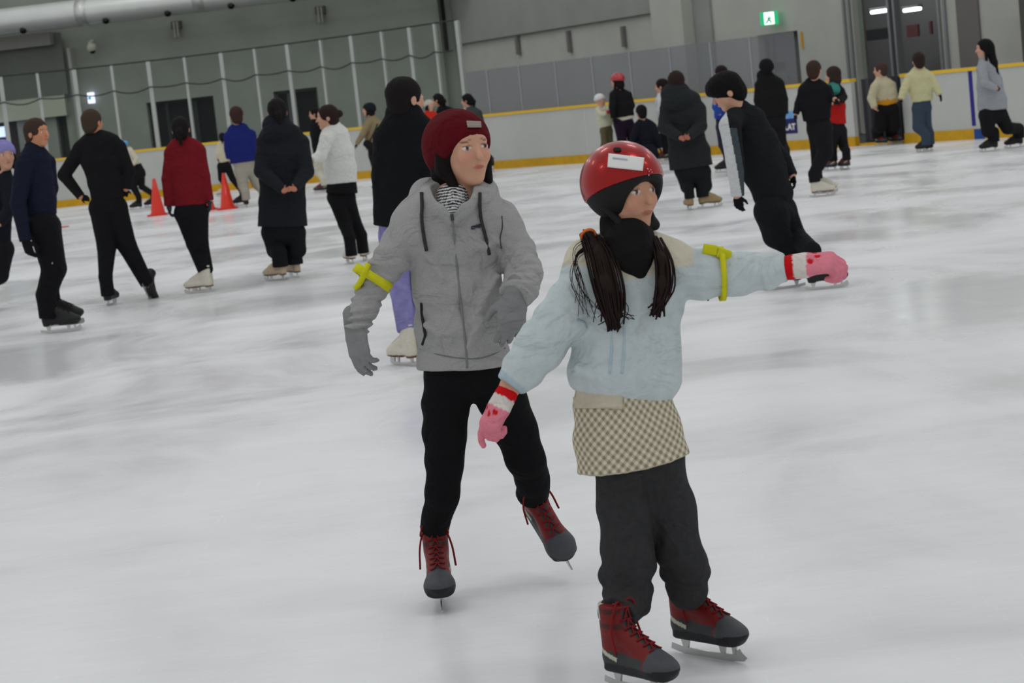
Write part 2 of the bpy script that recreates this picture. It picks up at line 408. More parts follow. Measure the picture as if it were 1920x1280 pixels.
# ------------------------------------------------------------------ a person
HAIRC = (24, 20, 20)
def person(label, anchor, head, torso, arms, legs, skates, top, pants, D=None, group=None, hair='short', hairc=HAIRC,
           skin=(196, 150, 125), tr=.62, hands=None, glove=None, hat=None, skirt=None, cuff=.13, wr=None, hem=None,
           hres=None, res=None, collar=None, sks=1.0, names=('jacket', 'trousers'), topcol=None, topmat=None, hcurl=(25, 30, 35, 40), extra=None, neckr=.05, tuck=False, jx=None, tx=None, jres=None, awr=None, lwr=None):
    """head=(x, y, off, height px, yaw); torso=[(x, y, off, halfwidth px, depth ratio?)] top to hem; arms/legs=[[(x, y, off, r px)]...];
    skates=[(x, y, yaw, pitch, style, off or None)]"""
    if D is None: D = G(*anchor)[1]
    J = lambda q: P(q[0], q[1], D+(q[2] if len(q) > 2 else 0))
    mid = P(torso[-1][0], torso[-1][1], D); root = Root('person', (mid[0], D, 0), label, 'person', group)
    s0 = ppm(mid); R = res or max(.005, min(.013, 1.25/s0)); m = lambda px: px/s0
    sk = []
    for q in skates:
        pos = G(q[0], q[1]) if q[5] is None else P(q[0], q[1], D+q[5])
        if len(q) > 7:                                   # the point given is the top of the boot
            g = skate(root, pos, q[2], q[3], q[6], q[4], sks); pos = pos-(g(-.078, 0, .25)-pos)
            for oo in [root.o.children[-1]]:
                for ch in list(oo.children): bpy.data.objects.remove(ch)
                bpy.data.objects.remove(oo)
        sk.append(skate(root, pos, q[2], q[3], q[6] if len(q) > 6 else 0, q[4], sks))
    hc = P(head[0], head[1], D+head[2]); hh = m(head[3])
    T = [(J(t), m(t[3]), m(t[3])*(t[4] if len(t) > 4 else tr)) for t in torso]
    nb = T[0][0]; hup = head[5] if len(head) > 5 else (0, 0, 1); fr = frame(head[4], hup)
    A = [[(J(q), m(q[3])) for q in a] for a in arms]
    Lg = []
    for i, l in enumerate(legs):
        c = [(J(q), m(q[3])) for q in l]
        if i < len(sk):
            e = sk[i](-.075, 0, cuff[i] if isinstance(cuff, tuple) else cuff); r = c.pop()[1]; r = r if tuck else max(r, .060*sks)
            if not tuck and cuff < .2 and skates[i][3] == 0: c.append((sk[i](-.078, 0, .265), r*.98))
            c.append((e, r))
        Lg.append(c)
    X = V(1, 0, 0)
    HP = []
    if hands:
        for a, hd in zip(A, hands):
            if not hd: continue
            w0 = a[-1][0]; tip = P(hd[0], hd[1], D+hd[2]) if len(hd) > 2 else P(hd[0], hd[1], D); nrm = V(*hd[3]) if len(hd) > 3 else (T[1][0]-w0)*V(1, 1, 0)
            ln = np.linalg.norm(tip-w0); s_ = float(np.clip(ln/.165, .62, 1.2))*(hd[5] if len(hd) > 5 else 1); off = hd[6] if len(hd) > 6 else 0; dn = unit(tip-w0)
            HP.append((w0+dn*off, tip-w0, nrm, s_, hd[4] if len(hd) > 4 else 1, off))
    # body
    pr = head_prims(hc, hh, fr)
    pr.append(S(hc-fr[2]*hh*.25-fr[1]*hh*.08, nb+V(0, 0, -.02), neckr*hh/.225, neckr*1.15*hh/.225, k=.02))
    for i in range(len(T)-1):
        p, q = T[i], T[i+1]; pr.append(S(p[0], q[0], p[1]*.72, q[1]*.72, p[2]*.75, q[2]*.75, X, .03))
    for a in A:
        pr.append(S(a[0][0]*.7+T[0][0]*.3, a[0][0], min(a[0][1]*.8, .06), a[0][1]*.75, k=.03))
        pr += chain([(p, min(r*.7, .055)) for p, r in a[:-1]]+[(a[-1][0], min(a[-1][1]*.85, .028))], .02)
    for c in Lg: pr += chain([(p, min(r*.72, .085)) for p, r in c[:-1]]+[(c[-1][0], min(c[-1][1]*.7, .038))], .02)
    pr.append(S(Lg[0][0][0], Lg[-1][0][0], Lg[0][0][1]*.75, Lg[-1][0][1]*.75, k=.03))
    for c in Lg: pr.append(S(c[0][0], T[-1][0]+V(0, 0, .08), c[0][1]*.55, T[-1][1]*.35, k=.03))
    Rh = hres or R
    for hp in HP:
        if hp[5]: pr.append(S(hp[0]-unit(hp[1])*(hp[5]+.03), hp[0], .025*hp[3], .025*hp[3], k=.01))
    HC = hcurl if isinstance(hcurl, list) else [hcurl]*2
    for hi_, hp in enumerate(HP): pr += hand_prims(*hp[:4], curl=HC[hi_], thumb=hp[4], fat=.9 if glove else 1)
    v, f = soft(pr, min(R, Rh) if not glove else R)
    body = obj('body', v, f, mat('skin', skin, **SKIN), root, col=face_col(v, hc, hh, fr, skin))
    # trousers
    pr = []
    for c in Lg: pr += chain(c, .015, lwr or wr, cap=2)
    pr += [S(Lg[0][0][0], Lg[-1][0][0], Lg[0][0][1], Lg[-1][0][1], k=.02)]
    hipc = (Lg[0][0][0]+Lg[-1][0][0])/2
    wt = T[-1][0]+unit(T[-2][0]-T[-1][0])*min(.05, np.linalg.norm(T[-2][0]-T[-1][0]))
    pr.append(S(hipc, wt, min(T[-1][1]*.84, .17), T[-1][1]*.86, min(T[-1][2]*.86, .14), T[-1][2]*.88, X, .03))
    if tx: pr += tx(lambda x, y, o=0: P(x, y, D+o), m)
    v2, f2 = soft(pr, R)
    tro = obj(names[1], v2, f2, cloth(pants) if not isinstance(pants, bpy.types.Material) else pants, root)
    if skirt:
        st = [(P(q[0], q[1], D+q[2]), m(q[3]), m(q[3])*(q[4] if len(q) > 4 else tr)) for q in skirt['st']]
        v3, f3 = soft(chain(st, .01, cap=3, L=X), R); obj('skirt', v3, f3, skirt['mat'], root)
    # jacket
    pr = []
    for i in range(len(T)-1):
        p, q = T[i], T[i+1]
        pr.append(S(p[0], q[0], p[1], q[1], p[2], q[2], X, .025, None if not wr else (wr[0]*.5, wr[1]*.5), 2 if i == len(T)-2 else 0))
    for ai, a in enumerate(A):
        pr.append(S(T[0][0]*.5+a[0][0]*.5, a[0][0], a[0][1]*.95, a[0][1], k=.03))
        ch = chain(a, .012, wr, cap=2)
        if awr:
            for q, ww in zip(ch, awr[ai]): q['wr'] = ww
        pr += ch
    cu = []
    if collar: pr += chain([(P(q[0], q[1], D+q[2]), m(q[3]), m(q[3])*.8) for q in collar], .012, L=X)
    if jx: pr += jx(lambda x, y, o=0: P(x, y, D+o), m)
    vj, fj = soft(pr, jres or R, cuts=cu, noise=(.0015, 38))
    mt = topmat or (cloth(top) if topcol is None else cloth(top, attr=True))
    jk = obj(names[0], vj, fj, mt, root, col=None if topcol is None else topcol(vj))
    if hem:
        hv = hem; st = [(P(q[0], q[1], D+q[2]), m(q[3]), m(q[3])*tr) for q in hv['st']]
        v4, f4 = soft(chain(st, .01, cap=3, L=X), R); obj(hv['name'], v4, f4, cloth(hv['col']), root)
    if glove:
        for hi_, hp in enumerate(HP):
            v5, f5 = soft(hand_prims(*hp[:4], curl=HC[hi_], thumb=hp[4], fat=1.3 if isinstance(glove, dict) else 1.25, k=.004)+[S(hp[0]-unit(hp[1])*(.022 if isinstance(glove, dict) else .04), hp[0]+unit(hp[1])*.02, .030*hp[3], .032*hp[3], k=.01)], max(.0032, min(R, .006)))
            if not isinstance(glove, dict): obj('glove', v5, f5, cloth(glove), root)
            else: glove['fn'](v5, f5, hp, root)
    # hair / headgear
    x_, f_, u_ = fr; HL = lambda a, b, d: hc+(x_*a+f_*b+u_*d)*hh; ax = np.array([x_, f_, u_])
    if hair:
        cv = .93 if hat else 1.0
        pr = [El(HL(0, -.08, .15 if not hat else .12), (.385*hh*cv, .46*hh*cv, .42*hh*cv), ax, .02)]
        if hair in ('short', 'bob', 'long', 'tail', 'bun'): pr.append(El(HL(0, -.22, -.12), (.32*hh, .28*hh, .34*hh), ax, .02))
        if hair == 'mop': pr += [El(HL(0, .05, .24), (.42*hh, .48*hh, .36*hh), ax, .02), El(HL(0, -.25, -.08), (.36*hh, .30*hh, .36*hh), ax, .02), El(HL(0, .3, .26), (.32*hh, .2*hh, .17*hh), ax, .02)]
        if hair == 'bob':
            for sg in (-1, 1): pr += chain([(HL(sg*.31, -.06, .1), .08*hh), (HL(sg*.33, -.02, -.18), .09*hh), (HL(sg*.27, .10, -.44), .07*hh)], .02)
            pr.append(El(HL(0, -.25, -.3), (.36*hh, .24*hh, .28*hh), ax, .03))
        if hair == 'long':
            pr += chain([(HL(0, -.3, 0), .28*hh), (HL(0, -.38, -.8), .28*hh), (HL(0, -.55, -2.1), .2*hh)], .04)
            for sg in (-1, 1): pr += chain([(HL(sg*.34, -.05, .1), .09*hh), (HL(sg*.36, -.05, -.6), .08*hh)], .02)
        if hair == 'tail': pr += chain([(HL(0, -.45, .15), .12*hh), (HL(0, -.62, -.1), .12*hh), (HL(0, -.55, -.6), .07*hh)], .02)
        if hair == 'bun': pr.append(El(HL(0, -.55, .12), (.16*hh, .15*hh, .16*hh), ax, .02))
        if hair != 'mop': pr += [El(HL(0, .52, -.16), (.29*hh, .44*hh, .44*hh), ax, .012, True)]
        else: pr += [El(HL(0, .52, -.30), (.30*hh, .44*hh, .40*hh), ax, .012, True)]
        if hair == 'short': pr += [El(HL(sg*.4, .03, -.18), (.12*hh, .14*hh, .2*hh), ax, .01, True) for sg in (-1, 1)]
        v6, f6 = soft(pr, max(R*.8, .0045), noise=(.002, 90)); obj('hair', v6, f6, mat('hair_strands', hairc, rough=.75, bump=.6, bscale=120, spec=.12), root)
    if hat:
        if hat[0] == 'beanie':
            pr = [El(HL(0, -.09, .13), (.42*hh, .49*hh, .44*hh), ax, .02), El(HL(0, -.34, .02), (.37*hh, .30*hh, .42*hh), ax, .05)]
            v7, f7 = soft(pr, R, cuts=[(HL(0, .3, .12), -unit(u_-f_*(hat[2] if len(hat) > 2 else .35)))]); ho = obj('knit_hat', v7, f7, cloth(hat[1], bump=.8), root)
        else:
            pr = [El(HL(0, -.07, .16), (.45*hh, .53*hh, .48*hh), ax, .02)]
            v7, f7 = soft(pr, R, cuts=[(HL(0, .3, .12), -unit(u_-f_*.12))]); obj('helmet', v7, f7, mat('helmet_shell', hat[1], rough=.2, coat=.6, spec=.5), root)
    if hat and hat[0] == 'beanie': EX = dict(hat=ho, hat_vf=(v7, f7))
    else: EX = {}
    if extra: extra(dict(**EX, root=root, D=D, m=m, hc=hc, hh=hh, HL=HL, ax=ax, fr=fr, T=T, A=A, v=vj, f=fj, P=lambda x, y, o=0: P(x, y, D+o), R=R, jacket=jk, body=body, trousers=tro, hp=HP, tv=v2, tf=f2, sk=sk))
    return root

# ================================================================== ICE
m = bpy.data.materials.new('ice'); m.use_nodes = True; nt = m.node_tree; b = nt.nodes['Principled BSDF']
N = nt.nodes.new; LK = nt.links.new
tc = N('ShaderNodeTexCoord')
def noise_at(scale, sx, sy, rot, detail=4, rough=.55, dist=0.0):
    mp = N('ShaderNodeMapping'); mp.inputs['Scale'].default_value = (sx, sy, 1); mp.inputs['Rotation'].default_value = (0, 0, rot)
    LK(tc.outputs['Object'], mp.inputs['Vector']); n = N('ShaderNodeTexNoise'); n.inputs['Scale'].default_value = scale
    n.inputs['Detail'].default_value = detail; n.inputs['Roughness'].default_value = rough; n.inputs['Distortion'].default_value = dist
    LK(mp.outputs[0], n.inputs['Vector']); return n.outputs['Fac']
def rng(s, a, b_, c, d):
    r = N('ShaderNodeMapRange'); r.inputs[1].default_value = a; r.inputs[2].default_value = b_; r.inputs[3].default_value = c; r.inputs[4].default_value = d
    LK(s, r.inputs[0]); return r.outputs[0]
def mth(op, a, b_):
    n = N('ShaderNodeMath'); n.operation = op
    for i, s in enumerate((a, b_)):
        if isinstance(s, (int, float)): n.inputs[i].default_value = s
        else: LK(s, n.inputs[i])
    return n.outputs[0]
big = noise_at(.55, 1, .8, .3, 5, .6, .6); mid = noise_at(2.6, .45, 1.3, -.25, 6, .65, .4); fine = noise_at(22, .25, 1.6, .15, 4, .7, .3)
scr = noise_at(30, .12, 2.2, .5, 3, .6, 1.2); scr2 = noise_at(26, 2.0, .14, .35, 3, .6, 1.0)
fac = mth('ADD', mth('MULTIPLY', rng(big, .35, .65, -1, 1), .02), mth('MULTIPLY', rng(mid, .3, .7, -1, 1), .035))
fac = mth('ADD', fac, mth('MULTIPLY', rng(fine, .3, .7, -1, 1), .02))
sc1 = mth('ADD', rng(scr, .66, .74, 0, 1), rng(scr2, .66, .74, 0, 1))
fac = mth('ADD', fac, mth('MULTIPLY', sc1, .06))
cr = N('ShaderNodeVectorMath'); cr.operation = 'SCALE'; cr.inputs[0].default_value = (.80, .805, .82); LK(mth('ADD', fac, 1.0), cr.inputs['Scale'])
LK(cr.outputs[0], b.inputs['Base Color']); b.inputs['IOR'].default_value = 1.31; b.inputs['Specular IOR Level'].default_value = .5
LK(rng(big, .38, .62, .16, .42), b.inputs['Roughness'])
bp = N('ShaderNodeBump'); bp.inputs['Strength'].default_value = .10; bp.inputs['Distance'].default_value = .004
LK(mth('ADD', mid, mth('MULTIPLY', fine, .5)), bp.inputs['Height']); LK(bp.outputs[0], b.inputs['Normal'])
ICE = m

# board line on the ice, from the near right to the far left
pb = [(1990, 252), (1919, 256), (1831, 261), (1746, 265), (1587, 275), (1475, 282), (1290, 294), (1105, 306), (917, 317), (699, 334), (578, 344), (330, 366), (110, 390)]
gp = np.array([G(*q)[:2] for q in pb])
px_ = np.polyfit(gp[:, 0], gp[:, 1], 3)
xs = np.linspace(gp[0, 0]+1.2, gp[-1, 0]-4.0, 110); path = np.stack([xs, np.polyval(px_, xs)], 1)
cum = np.concatenate([[0], np.cumsum(np.linalg.norm(np.diff(path, axis=0), axis=1))])
def at(s, off=0.0, z=0.0):
    x = np.interp(s, cum, path[:, 0]); y = np.interp(s, cum, path[:, 1])
    x2 = np.interp(s+.05, cum, path[:, 0]); y2 = np.interp(s+.05, cum, path[:, 1]); x1 = np.interp(s-.05, cum, path[:, 0]); y1 = np.interp(s-.05, cum, path[:, 1])
    t = unit(V(x2-x1, y2-y1, 0)); n = V(t[1], -t[0], 0)       # outward (away from the rink)
    if n[1] < 0: n = -n
    return V(x, y, z)+n*off, t, n
_ss = np.linspace(0, cum[-1], 1500); _pp = np.array([PR(at(s)[0])[0] for s in _ss])
def s_at(px): return float(np.interp(-px, -_pp, _ss))
print('board path', path[0], path[-1], 'len', cum[-1], 'px', _pp[0], _pp[-1])
def sweep(mb, s0, s1, prof, step=.5):
    n = max(1, int(abs(s1-s0)/step)); v = []; k = len(prof)
    for i in range(n+1):
        s = s0+(s1-s0)*i/n
        for o, z in prof: v.append(at(s, o, z)[0])
    f = [(i*k+j, i*k+(j+1) % k, (i+1)*k+(j+1) % k, (i+1)*k+j) for i in range(n) for j in range(k)]
    f += [tuple(range(k))[::-1], tuple(n*k+j for j in range(k))]
    return mb.add(v, f)
iv = [(-40, -3, 0), (26, -3, 0)]; o_ = []
right = [tuple(at(s, .10, 0)[0]) for s in np.linspace(0, cum[-1], 60)]
poly = [(26, -3, 0), (26, right[0][1]+.0, 0)]+right+[(-40, right[-1][1], 0), (-40, -3, 0)]
ice = obj('floor', poly, [tuple(range(len(poly)))], ICE, smooth=False); tag(ice, kind='structure')
# dark rubber floor behind the boards
pr_ = [tuple(at(s, .10, -.012)[0]) for s in np.linspace(0, cum[-1], 60)]
poly2 = [(26, pr_[0][1], -.012)]+pr_+[(-40, pr_[-1][1], -.012), (-40, 75, -.012), (26, 75, -.012)]
fl2 = obj('trim_1', poly2, [tuple(range(len(poly2)))], mat('rubber', (52, 54, 54), noise=.1), smooth=False); tag(fl2, kind='structure')

# ================================================================== BOARDS
BW = mat('board_plastic', (186, 188, 184), rough=.45, noise=.05, nscale=1.7, bump=.1, bscale=3, spec=.4)
BY = mat('yellow_rail', (226, 186, 54), rough=.5, noise=.04); BK = mat('yellow_kick', (200, 154, 22), rough=.5, noise=.12, nscale=6)
BH = 1.15
sgL, sgR = s_at(1605), s_at(1698)
def boards(s0, s1, label):
    r = Root('rink_board', at((s0+s1)/2, .05)[0], label, 'rink board', 'rink boards')
    mb = MB(); sweep(mb, s0, s1, [(0, .17), (0, BH-.035), (.09, BH-.035), (.09, .17)]); mb.build('panel', BW, r)
    mb = MB(); sweep(mb, s0, s1, [(-.025, BH-.035), (-.025, BH+.02), (.14, BH+.02), (.14, BH-.035)]); mb.build('cap_rail', BY, r, label='yellow cap rail')
    mb = MB(); sweep(mb, s0, s1, [(-.015, 0), (-.015, .17), (.10, .17), (.10, 0)]); mb.build('kick_strip', BK, r, label='yellow kick strip')
    return r
bR = boards(0.0, sgR, 'white rink board with yellow rail and blue stripe, right of the open gate')
bL = boards(sgL, cum[-1], 'long curved white rink board with yellow rail and kick strip, left of the open gate')
for px in (1290, 1105, 917, 740, 560, 400, 250):
    mb = MB(); s = s_at(px); sweep(mb, s-.006, s+.006, [(-.003, .17), (-.003, BH-.035), (.01, BH-.035), (.01, .17)], .02)
    mb.build('panel_seam', mat('seam', (205, 206, 204)), bL)
# threshold across the gate opening
mb = MB(); sweep(mb, sgR+.03, sgL-.03, [(.05, 0), (.05, .04), (.28, .04), (.28, 0)]); o = mb.build('gate_threshold', BK); tag(o, 'yellow threshold across the open rink gate', 'threshold')
# open gate leaf, swung back behind the boards on the left
g0, t_, n_ = at(sgL-.06, .20)
r = Root('rink_gate', g0, 'dark open gate leaf beside the person in the cream sweater', 'gate')
mb = MB(); ax = (unit(-t_*.75+n_*.66), unit(t_*.66+n_*.75), V(0, 0, 1)); mb.box(g0+ax[0]*.31+V(0, 0, .60), (.31, .03, .54), ax); mb.build('gate_panel', mat('gate_dark', (48, 48, 56), rough=.5, noise=.15), r)
mb = MB()
for q in (.10, .50): mb.box(g0+ax[0]*q+V(0, 0, .60)-ax[1]*.035, (.03, .012, .53), ax)
mb.build('gate_frame', mat('gate_bar', (72, 72, 78), rough=.4, metal=.3), r)
# low dark partition of the players' bench behind the gate
g1, t1, n1 = at((sgL+sgR)/2, 1.5)
mb = MB(); mb.box(g1+V(0, 0, .56), (1.7, .05, .56), (t1, n1, V(0, 0, 1))); o = mb.build('bench_partition', mat('partition', (34, 34, 38), rough=.6)); tag(o, 'dark partition seen through the open rink gate', 'partition')
# poster with lettering and blue stripe
def on_board(px0, px1, z0, z1, off=-.006):
    s0, s1 = s_at(px0), s_at(px1); mb = MB(); sweep(mb, s0, s1, [(off, z0), (off, z1), (off+.005, z1), (off+.005, z0)], .1); return mb
BLUE = mat('poster_blue', (34, 36, 96), rough=.45)
def zpx(px, py):                                         # height on the board face at a picture point
    p0 = at(s_at(px))[0]; a = ray(px, py); return EYE+a[2]*(p0[1]/a[1])
p0 = at(s_at(1475), -.01)[0]
r = Root('poster', p0, 'blue poster with white letters and a pale sky strip on the boards', 'poster')
on_board(1444, 1499, .30, .57).build('lower_field', BLUE, r)
on_board(1444, 1499, .57, .70).build('upper_field', mat('poster_sky', (110, 160, 215), rough=.45, noise=.35, nscale=4), r)
fc = bpy.data.curves.new('lettering', 'FONT'); fc.body = 'OLAT'; fc.size = .15; fc.extrude = .002; fc.align_x = 'RIGHT'; fc.offset = .006
fo = bpy.data.objects.new('lettering', fc); COL.objects.link(fo); dg = bpy.context.evaluated_depsgraph_get()
fm = bpy.data.meshes.new_from_object(fo.evaluated_get(dg)); bpy.data.objects.remove(fo); fo = bpy.data.objects.new('lettering', fm); COL.objects.link(fo)
q, t_, n_ = at(s_at(1496), -.012, .37); fo.data.materials.append(mat('poster_white', (225, 225, 220)))
xr = -t_ if t_[0] < 0 else t_
fo.parent = r.o; fo.matrix_local = Matrix((xr, V(0, 0, 1), -n_)).transposed().to_4x4(); fo.location = Vector(q-r.loc)
o = on_board(1825, 1832, .22, BH-.04).build('wall_stripe', mat('stripe', (48, 42, 130))); tag(o, 'narrow dark blue stripe down the white board beside the girl in grey', 'stripe')
o = on_board(1829, 1848, .0, .165, -.022).build('kick_patch', mat('patch', (38, 76, 140))); tag(o, 'blue patch on the yellow kick strip by the girl in grey', 'patch')

# ================================================================== GLASS
def glass(name, tint, mixf, rough=.05):
    g = bpy.data.materials.new(name); g.use_nodes = True; t = g.node_tree; t.nodes.clear()
    o = t.nodes.new('ShaderNodeOutputMaterial'); tr = t.nodes.new('ShaderNodeBsdfTransparent'); tr.inputs[0].default_value = (*tint, 1)
    d = t.nodes.new('ShaderNodeBsdfPrincipled'); d.inputs['Base Color'].default_value = (.26, .265, .275, 1); d.inputs['Roughness'].default_value = rough
    mx = t.nodes.new('ShaderNodeMixShader'); mx.inputs[0].default_value = mixf
    t.links.new(tr.outputs[0], mx.inputs[1]); t.links.new(d.outputs[0], mx.inputs[2]); t.links.new(mx.outputs[0], o.inputs[0]); return g
GC = glass('clear_glass', (.94, .96, .95), .022); GG = glass('scratched_glass', (.84, .85, .88), .35, .4)
POST = mat('post_metal', (176, 180, 176), rough=.4, metal=.35); 
def ztop(px, py, s, off=.05):
    p0 = at(s, off)[0]; a = ray(px, py); return EYE+a[2]*(p0[1]/a[1])
tall = [(-48, 146), (20, 138), (88, 130), (156, 121), (225, 117), (293, 112), (360, 104), (428, 97), (490, 89), (551, 82), (613, 75), (670, 70), (727, 62), (779, 55), (826, 48), (868, 42)]
sp = []
for px, py in tall:                                      # post tops -> stations along the boards
    s = s_at(px+16); s = s_at(px+15); sp.append((s, 3.35))
z_t = float(np.mean([ztop(px+2, py, s) for (px, py), (s, _) in zip(tall, sp)])); print('tall glass top z', z_t, [round(ztop(px+2, py, s), 2) for (px, py), (s, _) in zip(tall, sp)])
r = Root('glass_screen', at(sp[7][0], .05)[0], 'tall clear glass screen with silver posts above the far left boards', 'glass screen')
for i, (s, _) in enumerate(sp):
    q, t_, n_ = at(s, .06); hw = .05 if i % 2 else .032
    mb = MB(); mb.box(q+V(0, 0, (BH+.02+z_t)/2), (hw, .03, (z_t-BH-.02)/2), (t_, n_, V(0, 0, 1))); mb.build('post', POST, r)
for i in range(len(sp)-1):
    a, b2 = sorted((sp[i][0], sp[i+1][0])); mb = MB(); sweep(mb, a+.05, b2-.05, [(.055, BH+.02), (.055, z_t-.02), (.067, z_t-.02), (.067, BH+.02)]); mb.build('pane', GC, r)
low = [920, 980, 1047, 1116, 1187, 1262, 1338, 1412]
z_l = float(np.mean([ztop(px, py, s_at(px)) for px, py in ((980, 122), (1116, 106), (1262, 87), (1338, 79))])); print('low glass z', z_l)
r = Root('glass_screen', at(s_at(1180), .05)[0], 'low scuffed grey glass screen above the curved boards behind the coat skaters', 'glass screen')
ss = [s_at(p+8) for p in low]
ends = [sp[-1][0]-.08]+ss+[s_at(1505)]
for s in ss:
    q, t_, n_ = at(s, .06); mb = MB(); mb.box(q+V(0, 0, (BH+.02+z_l)/2), (.018, .012, (z_l-BH-.02)/2), (t_, n_, V(0, 0, 1))); mb.build('joint_strip', mat('joint', (150, 152, 158), rough=.5), r)
for i in range(len(ends)-1):
    a, b2 = sorted((ends[i], ends[i+1])); mb = MB(); sweep(mb, a+.03, b2-.03, [(.055, BH+.02), (.055, z_l), (.067, z_l), (.067, BH+.02)]); mb.build('pane', GG, r)
# ropes along the posts
DKR = mat('rope', (50, 52, 50))
mb = MB(); mb.tube([at(s, .04, z_t+.01)[0] for s, _ in sp], .018, 6); o = mb.build('net_rope', DKR); tag(o, 'taut dark rope along the tops of the silver posts', 'rope')
pts = []
for i in range(len(sp)-1):
    for k in range(6):
        u = k/6; s = sp[i][0]*(1-u)+sp[i+1][0]*u; pts.append(at(s, -.03, z_t-.60-.07*math.sin(math.pi*u)*(1+.5*math.sin(i*2.1)))[0])
mb = MB(); mb.tube(pts, .015, 6); o = mb.build('cable', DKR); tag(o, 'thin dark cable sagging across the silver posts', 'cable')

# ================================================================== WALLS
CON = mat('concrete', (150, 155, 146), rough=.9, noise=.10, nscale=1.1, bump=.3, bscale=6)
CONL = mat('concrete_light', (186, 187, 179), rough=.9, noise=.07, nscale=1.3, bump=.3, bscale=6)
CONP = mat('grey_shade', (152, 155, 150), rough=.9, noise=.08, nscale=1.5)
class Plane:
    def __init__(s, a, b, name):
        s.a = V(*a, 0); s.b = V(*b, 0); s.t = unit(s.b-s.a); s.n = V(-s.t[1], s.t[0], 0)
        if s.n[1] > 0: s.n = -s.n                         # towards the rink
    def hit(s, px, py, off=0.0):
        o = s.a+s.n*off; r = ray(px, py); t = ((o-CAMP)@s.n)/(r@s.n); p = CAMP+r*t; return float((p-s.a)@s.t), float(p[2])
    def pt(s, u, z, off=0.0): return s.a+s.t*u+s.n*off+V(0, 0, z)
    def box(s, mb, u0, u1, z0, z1, d0, d1):
        c = s.pt((u0+u1)/2, (z0+z1)/2, (d0+d1)/2); return mb.box(c, (abs(u1-u0)/2, abs(d1-d0)/2, abs(z1-z0)/2), (s.t, s.n, V(0, 0, 1)))
    def pbox(s, mb, x0, y0, x1, y1, d0, d1):              # box from two opposite picture corners
        u0, z1 = s.hit(x0, y0, d1); u1, z0 = s.hit(x1, y1, d1); return s.box(mb, min(u0, u1), max(u0, u1), min(z0, z1), max(z0, z1), d0, d1)
ptA = P(-260, 300, 60.5)[:2]; ptB = P(872, 200, 57.0)[:2]; ptC = P(2050, 100, 35.5)[:2]
WL = Plane(ptA, ptB, 'left'); WR = Plane(ptB, ptC, 'right')
uB = float(np.linalg.norm(np.array(ptB)-np.array(ptA))); uC = float(np.linalg.norm(np.array(ptC)-np.array(ptB)))
def wall(pl, name, length, holes, mt, top=13.0, extra=0):
    """holes: (u0, u1, z0, z1)"""
    mb = MB(); us = sorted({-extra, length}|{h[0] for h in holes}|{h[1] for h in holes})
    for a, b2 in zip(us[:-1], us[1:]):
        hs = sorted([h for h in holes if h[0] <= a+1e-6 and h[1] >= b2-1e-6], key=lambda h: h[2]); z = -.1
        for h in hs:
            if h[2] > z+.01: pl.box(mb, a, b2, z, h[2], -.25, 0)
            z = h[3]
        if z < top: pl.box(mb, a, b2, z, top, -.25, 0)
    o = mb.build(name, mt); tag(o, kind='structure'); return o
def hole(pl, x0, y0, x1, y1, zmin=0):
    u0, z1 = pl.hit(x0, y0); u1, z0 = pl.hit(x1, y1); return (min(u0, u1), max(u0, u1), zmin, z1)
hL1 = hole(WL, 274, 193, 408, 250); hL2 = hole(WL, 512, 172, 604, 250); hL3 = hole(WL, -20, 228, 34, 250); hL4 = hole(WL, 104, 218, 128, 250)
wall(WL, 'wall_left', uB, [hL1, hL2, hL3, hL4], CON, extra=14)
hR1 = hole(WR, 1420, 67, 1504, 160); hR2 = hole(WR, 1592, -50, 1770, 160); hR2 = (hR2[0], hR2[1], 0, 4.6)
wall(WR, 'wall_right', uC, [hR1, hR2], CONL, extra=0)
DARK = mat('dark_glass', (24, 27, 29), rough=.6, spec=.15); FR = mat('door_frame', (88, 92, 90), rough=.5, metal=.2)
def door_set(pl, h, name, leaves, mt, frame, depth=.22, mull=()):
    r = Root(name, pl.pt((h[0]+h[1])/2, 0, -depth), '', ''); del r.o['label']; del r.o['category']; r.o['kind'] = 'structure'
    mb = MB(); pl.box(mb, h[0], h[1], h[2], h[3], -depth-.03, -depth); mb.build('door_panel', mt, r)
    mb = MB()
    for u in [h[0]+.04, h[1]-.04]+[h[0]+(h[1]-h[0])*q for q in mull]: pl.box(mb, u-.045, u+.045, h[2], h[3], -depth, -depth+.06)
    pl.box(mb, h[0], h[1], h[3]-.08, h[3], -depth, -depth+.06); mb.build('door_frame', frame, r); return r
door_set(WL, hL1, 'door_1', 2, DARK, mat('frame_dark', (50, 54, 54)), mull=(.27, .66, .70)); door_set(WL, hL2, 'door_2', 2, DARK, mat('frame_mid', (84, 88, 86)), mull=(.30, .36, .42))
door_set(WL, hL3, 'door_3', 1, mat('dark_brown', (62, 54, 52)), mat('frame_dark', (50, 54, 54))); door_set(WL, hL4, 'door_4', 1, mat('dark_green', (52, 58, 54)), mat('frame_dark', (50, 54, 54)))
r5 = door_set(WR, hR1, 'door_5', 1, mat('door_grey', (96, 96, 98), rough=.6), FR, mull=(.18,))
mb = MB(); WR.pbox(mb, 1449, 118, 1469, 121, -.19, -.15); WR.pbox(mb, 1449, 124, 1469, 127, -.19, -.15); WR.pbox(mb, 1476, 142, 1479, 147, -.19, -.15); mb.build('door_handle', mat('handle_black', (26, 26, 28)), r5)
mb = MB(); WR.pbox(mb, 1500, 60, 1505, 90, 0, .03); o = mb.build('warning_strip', mat('warn', (214, 160, 30))); tag(o, 'yellow strip down the edge of the grey door opening', 'strip')
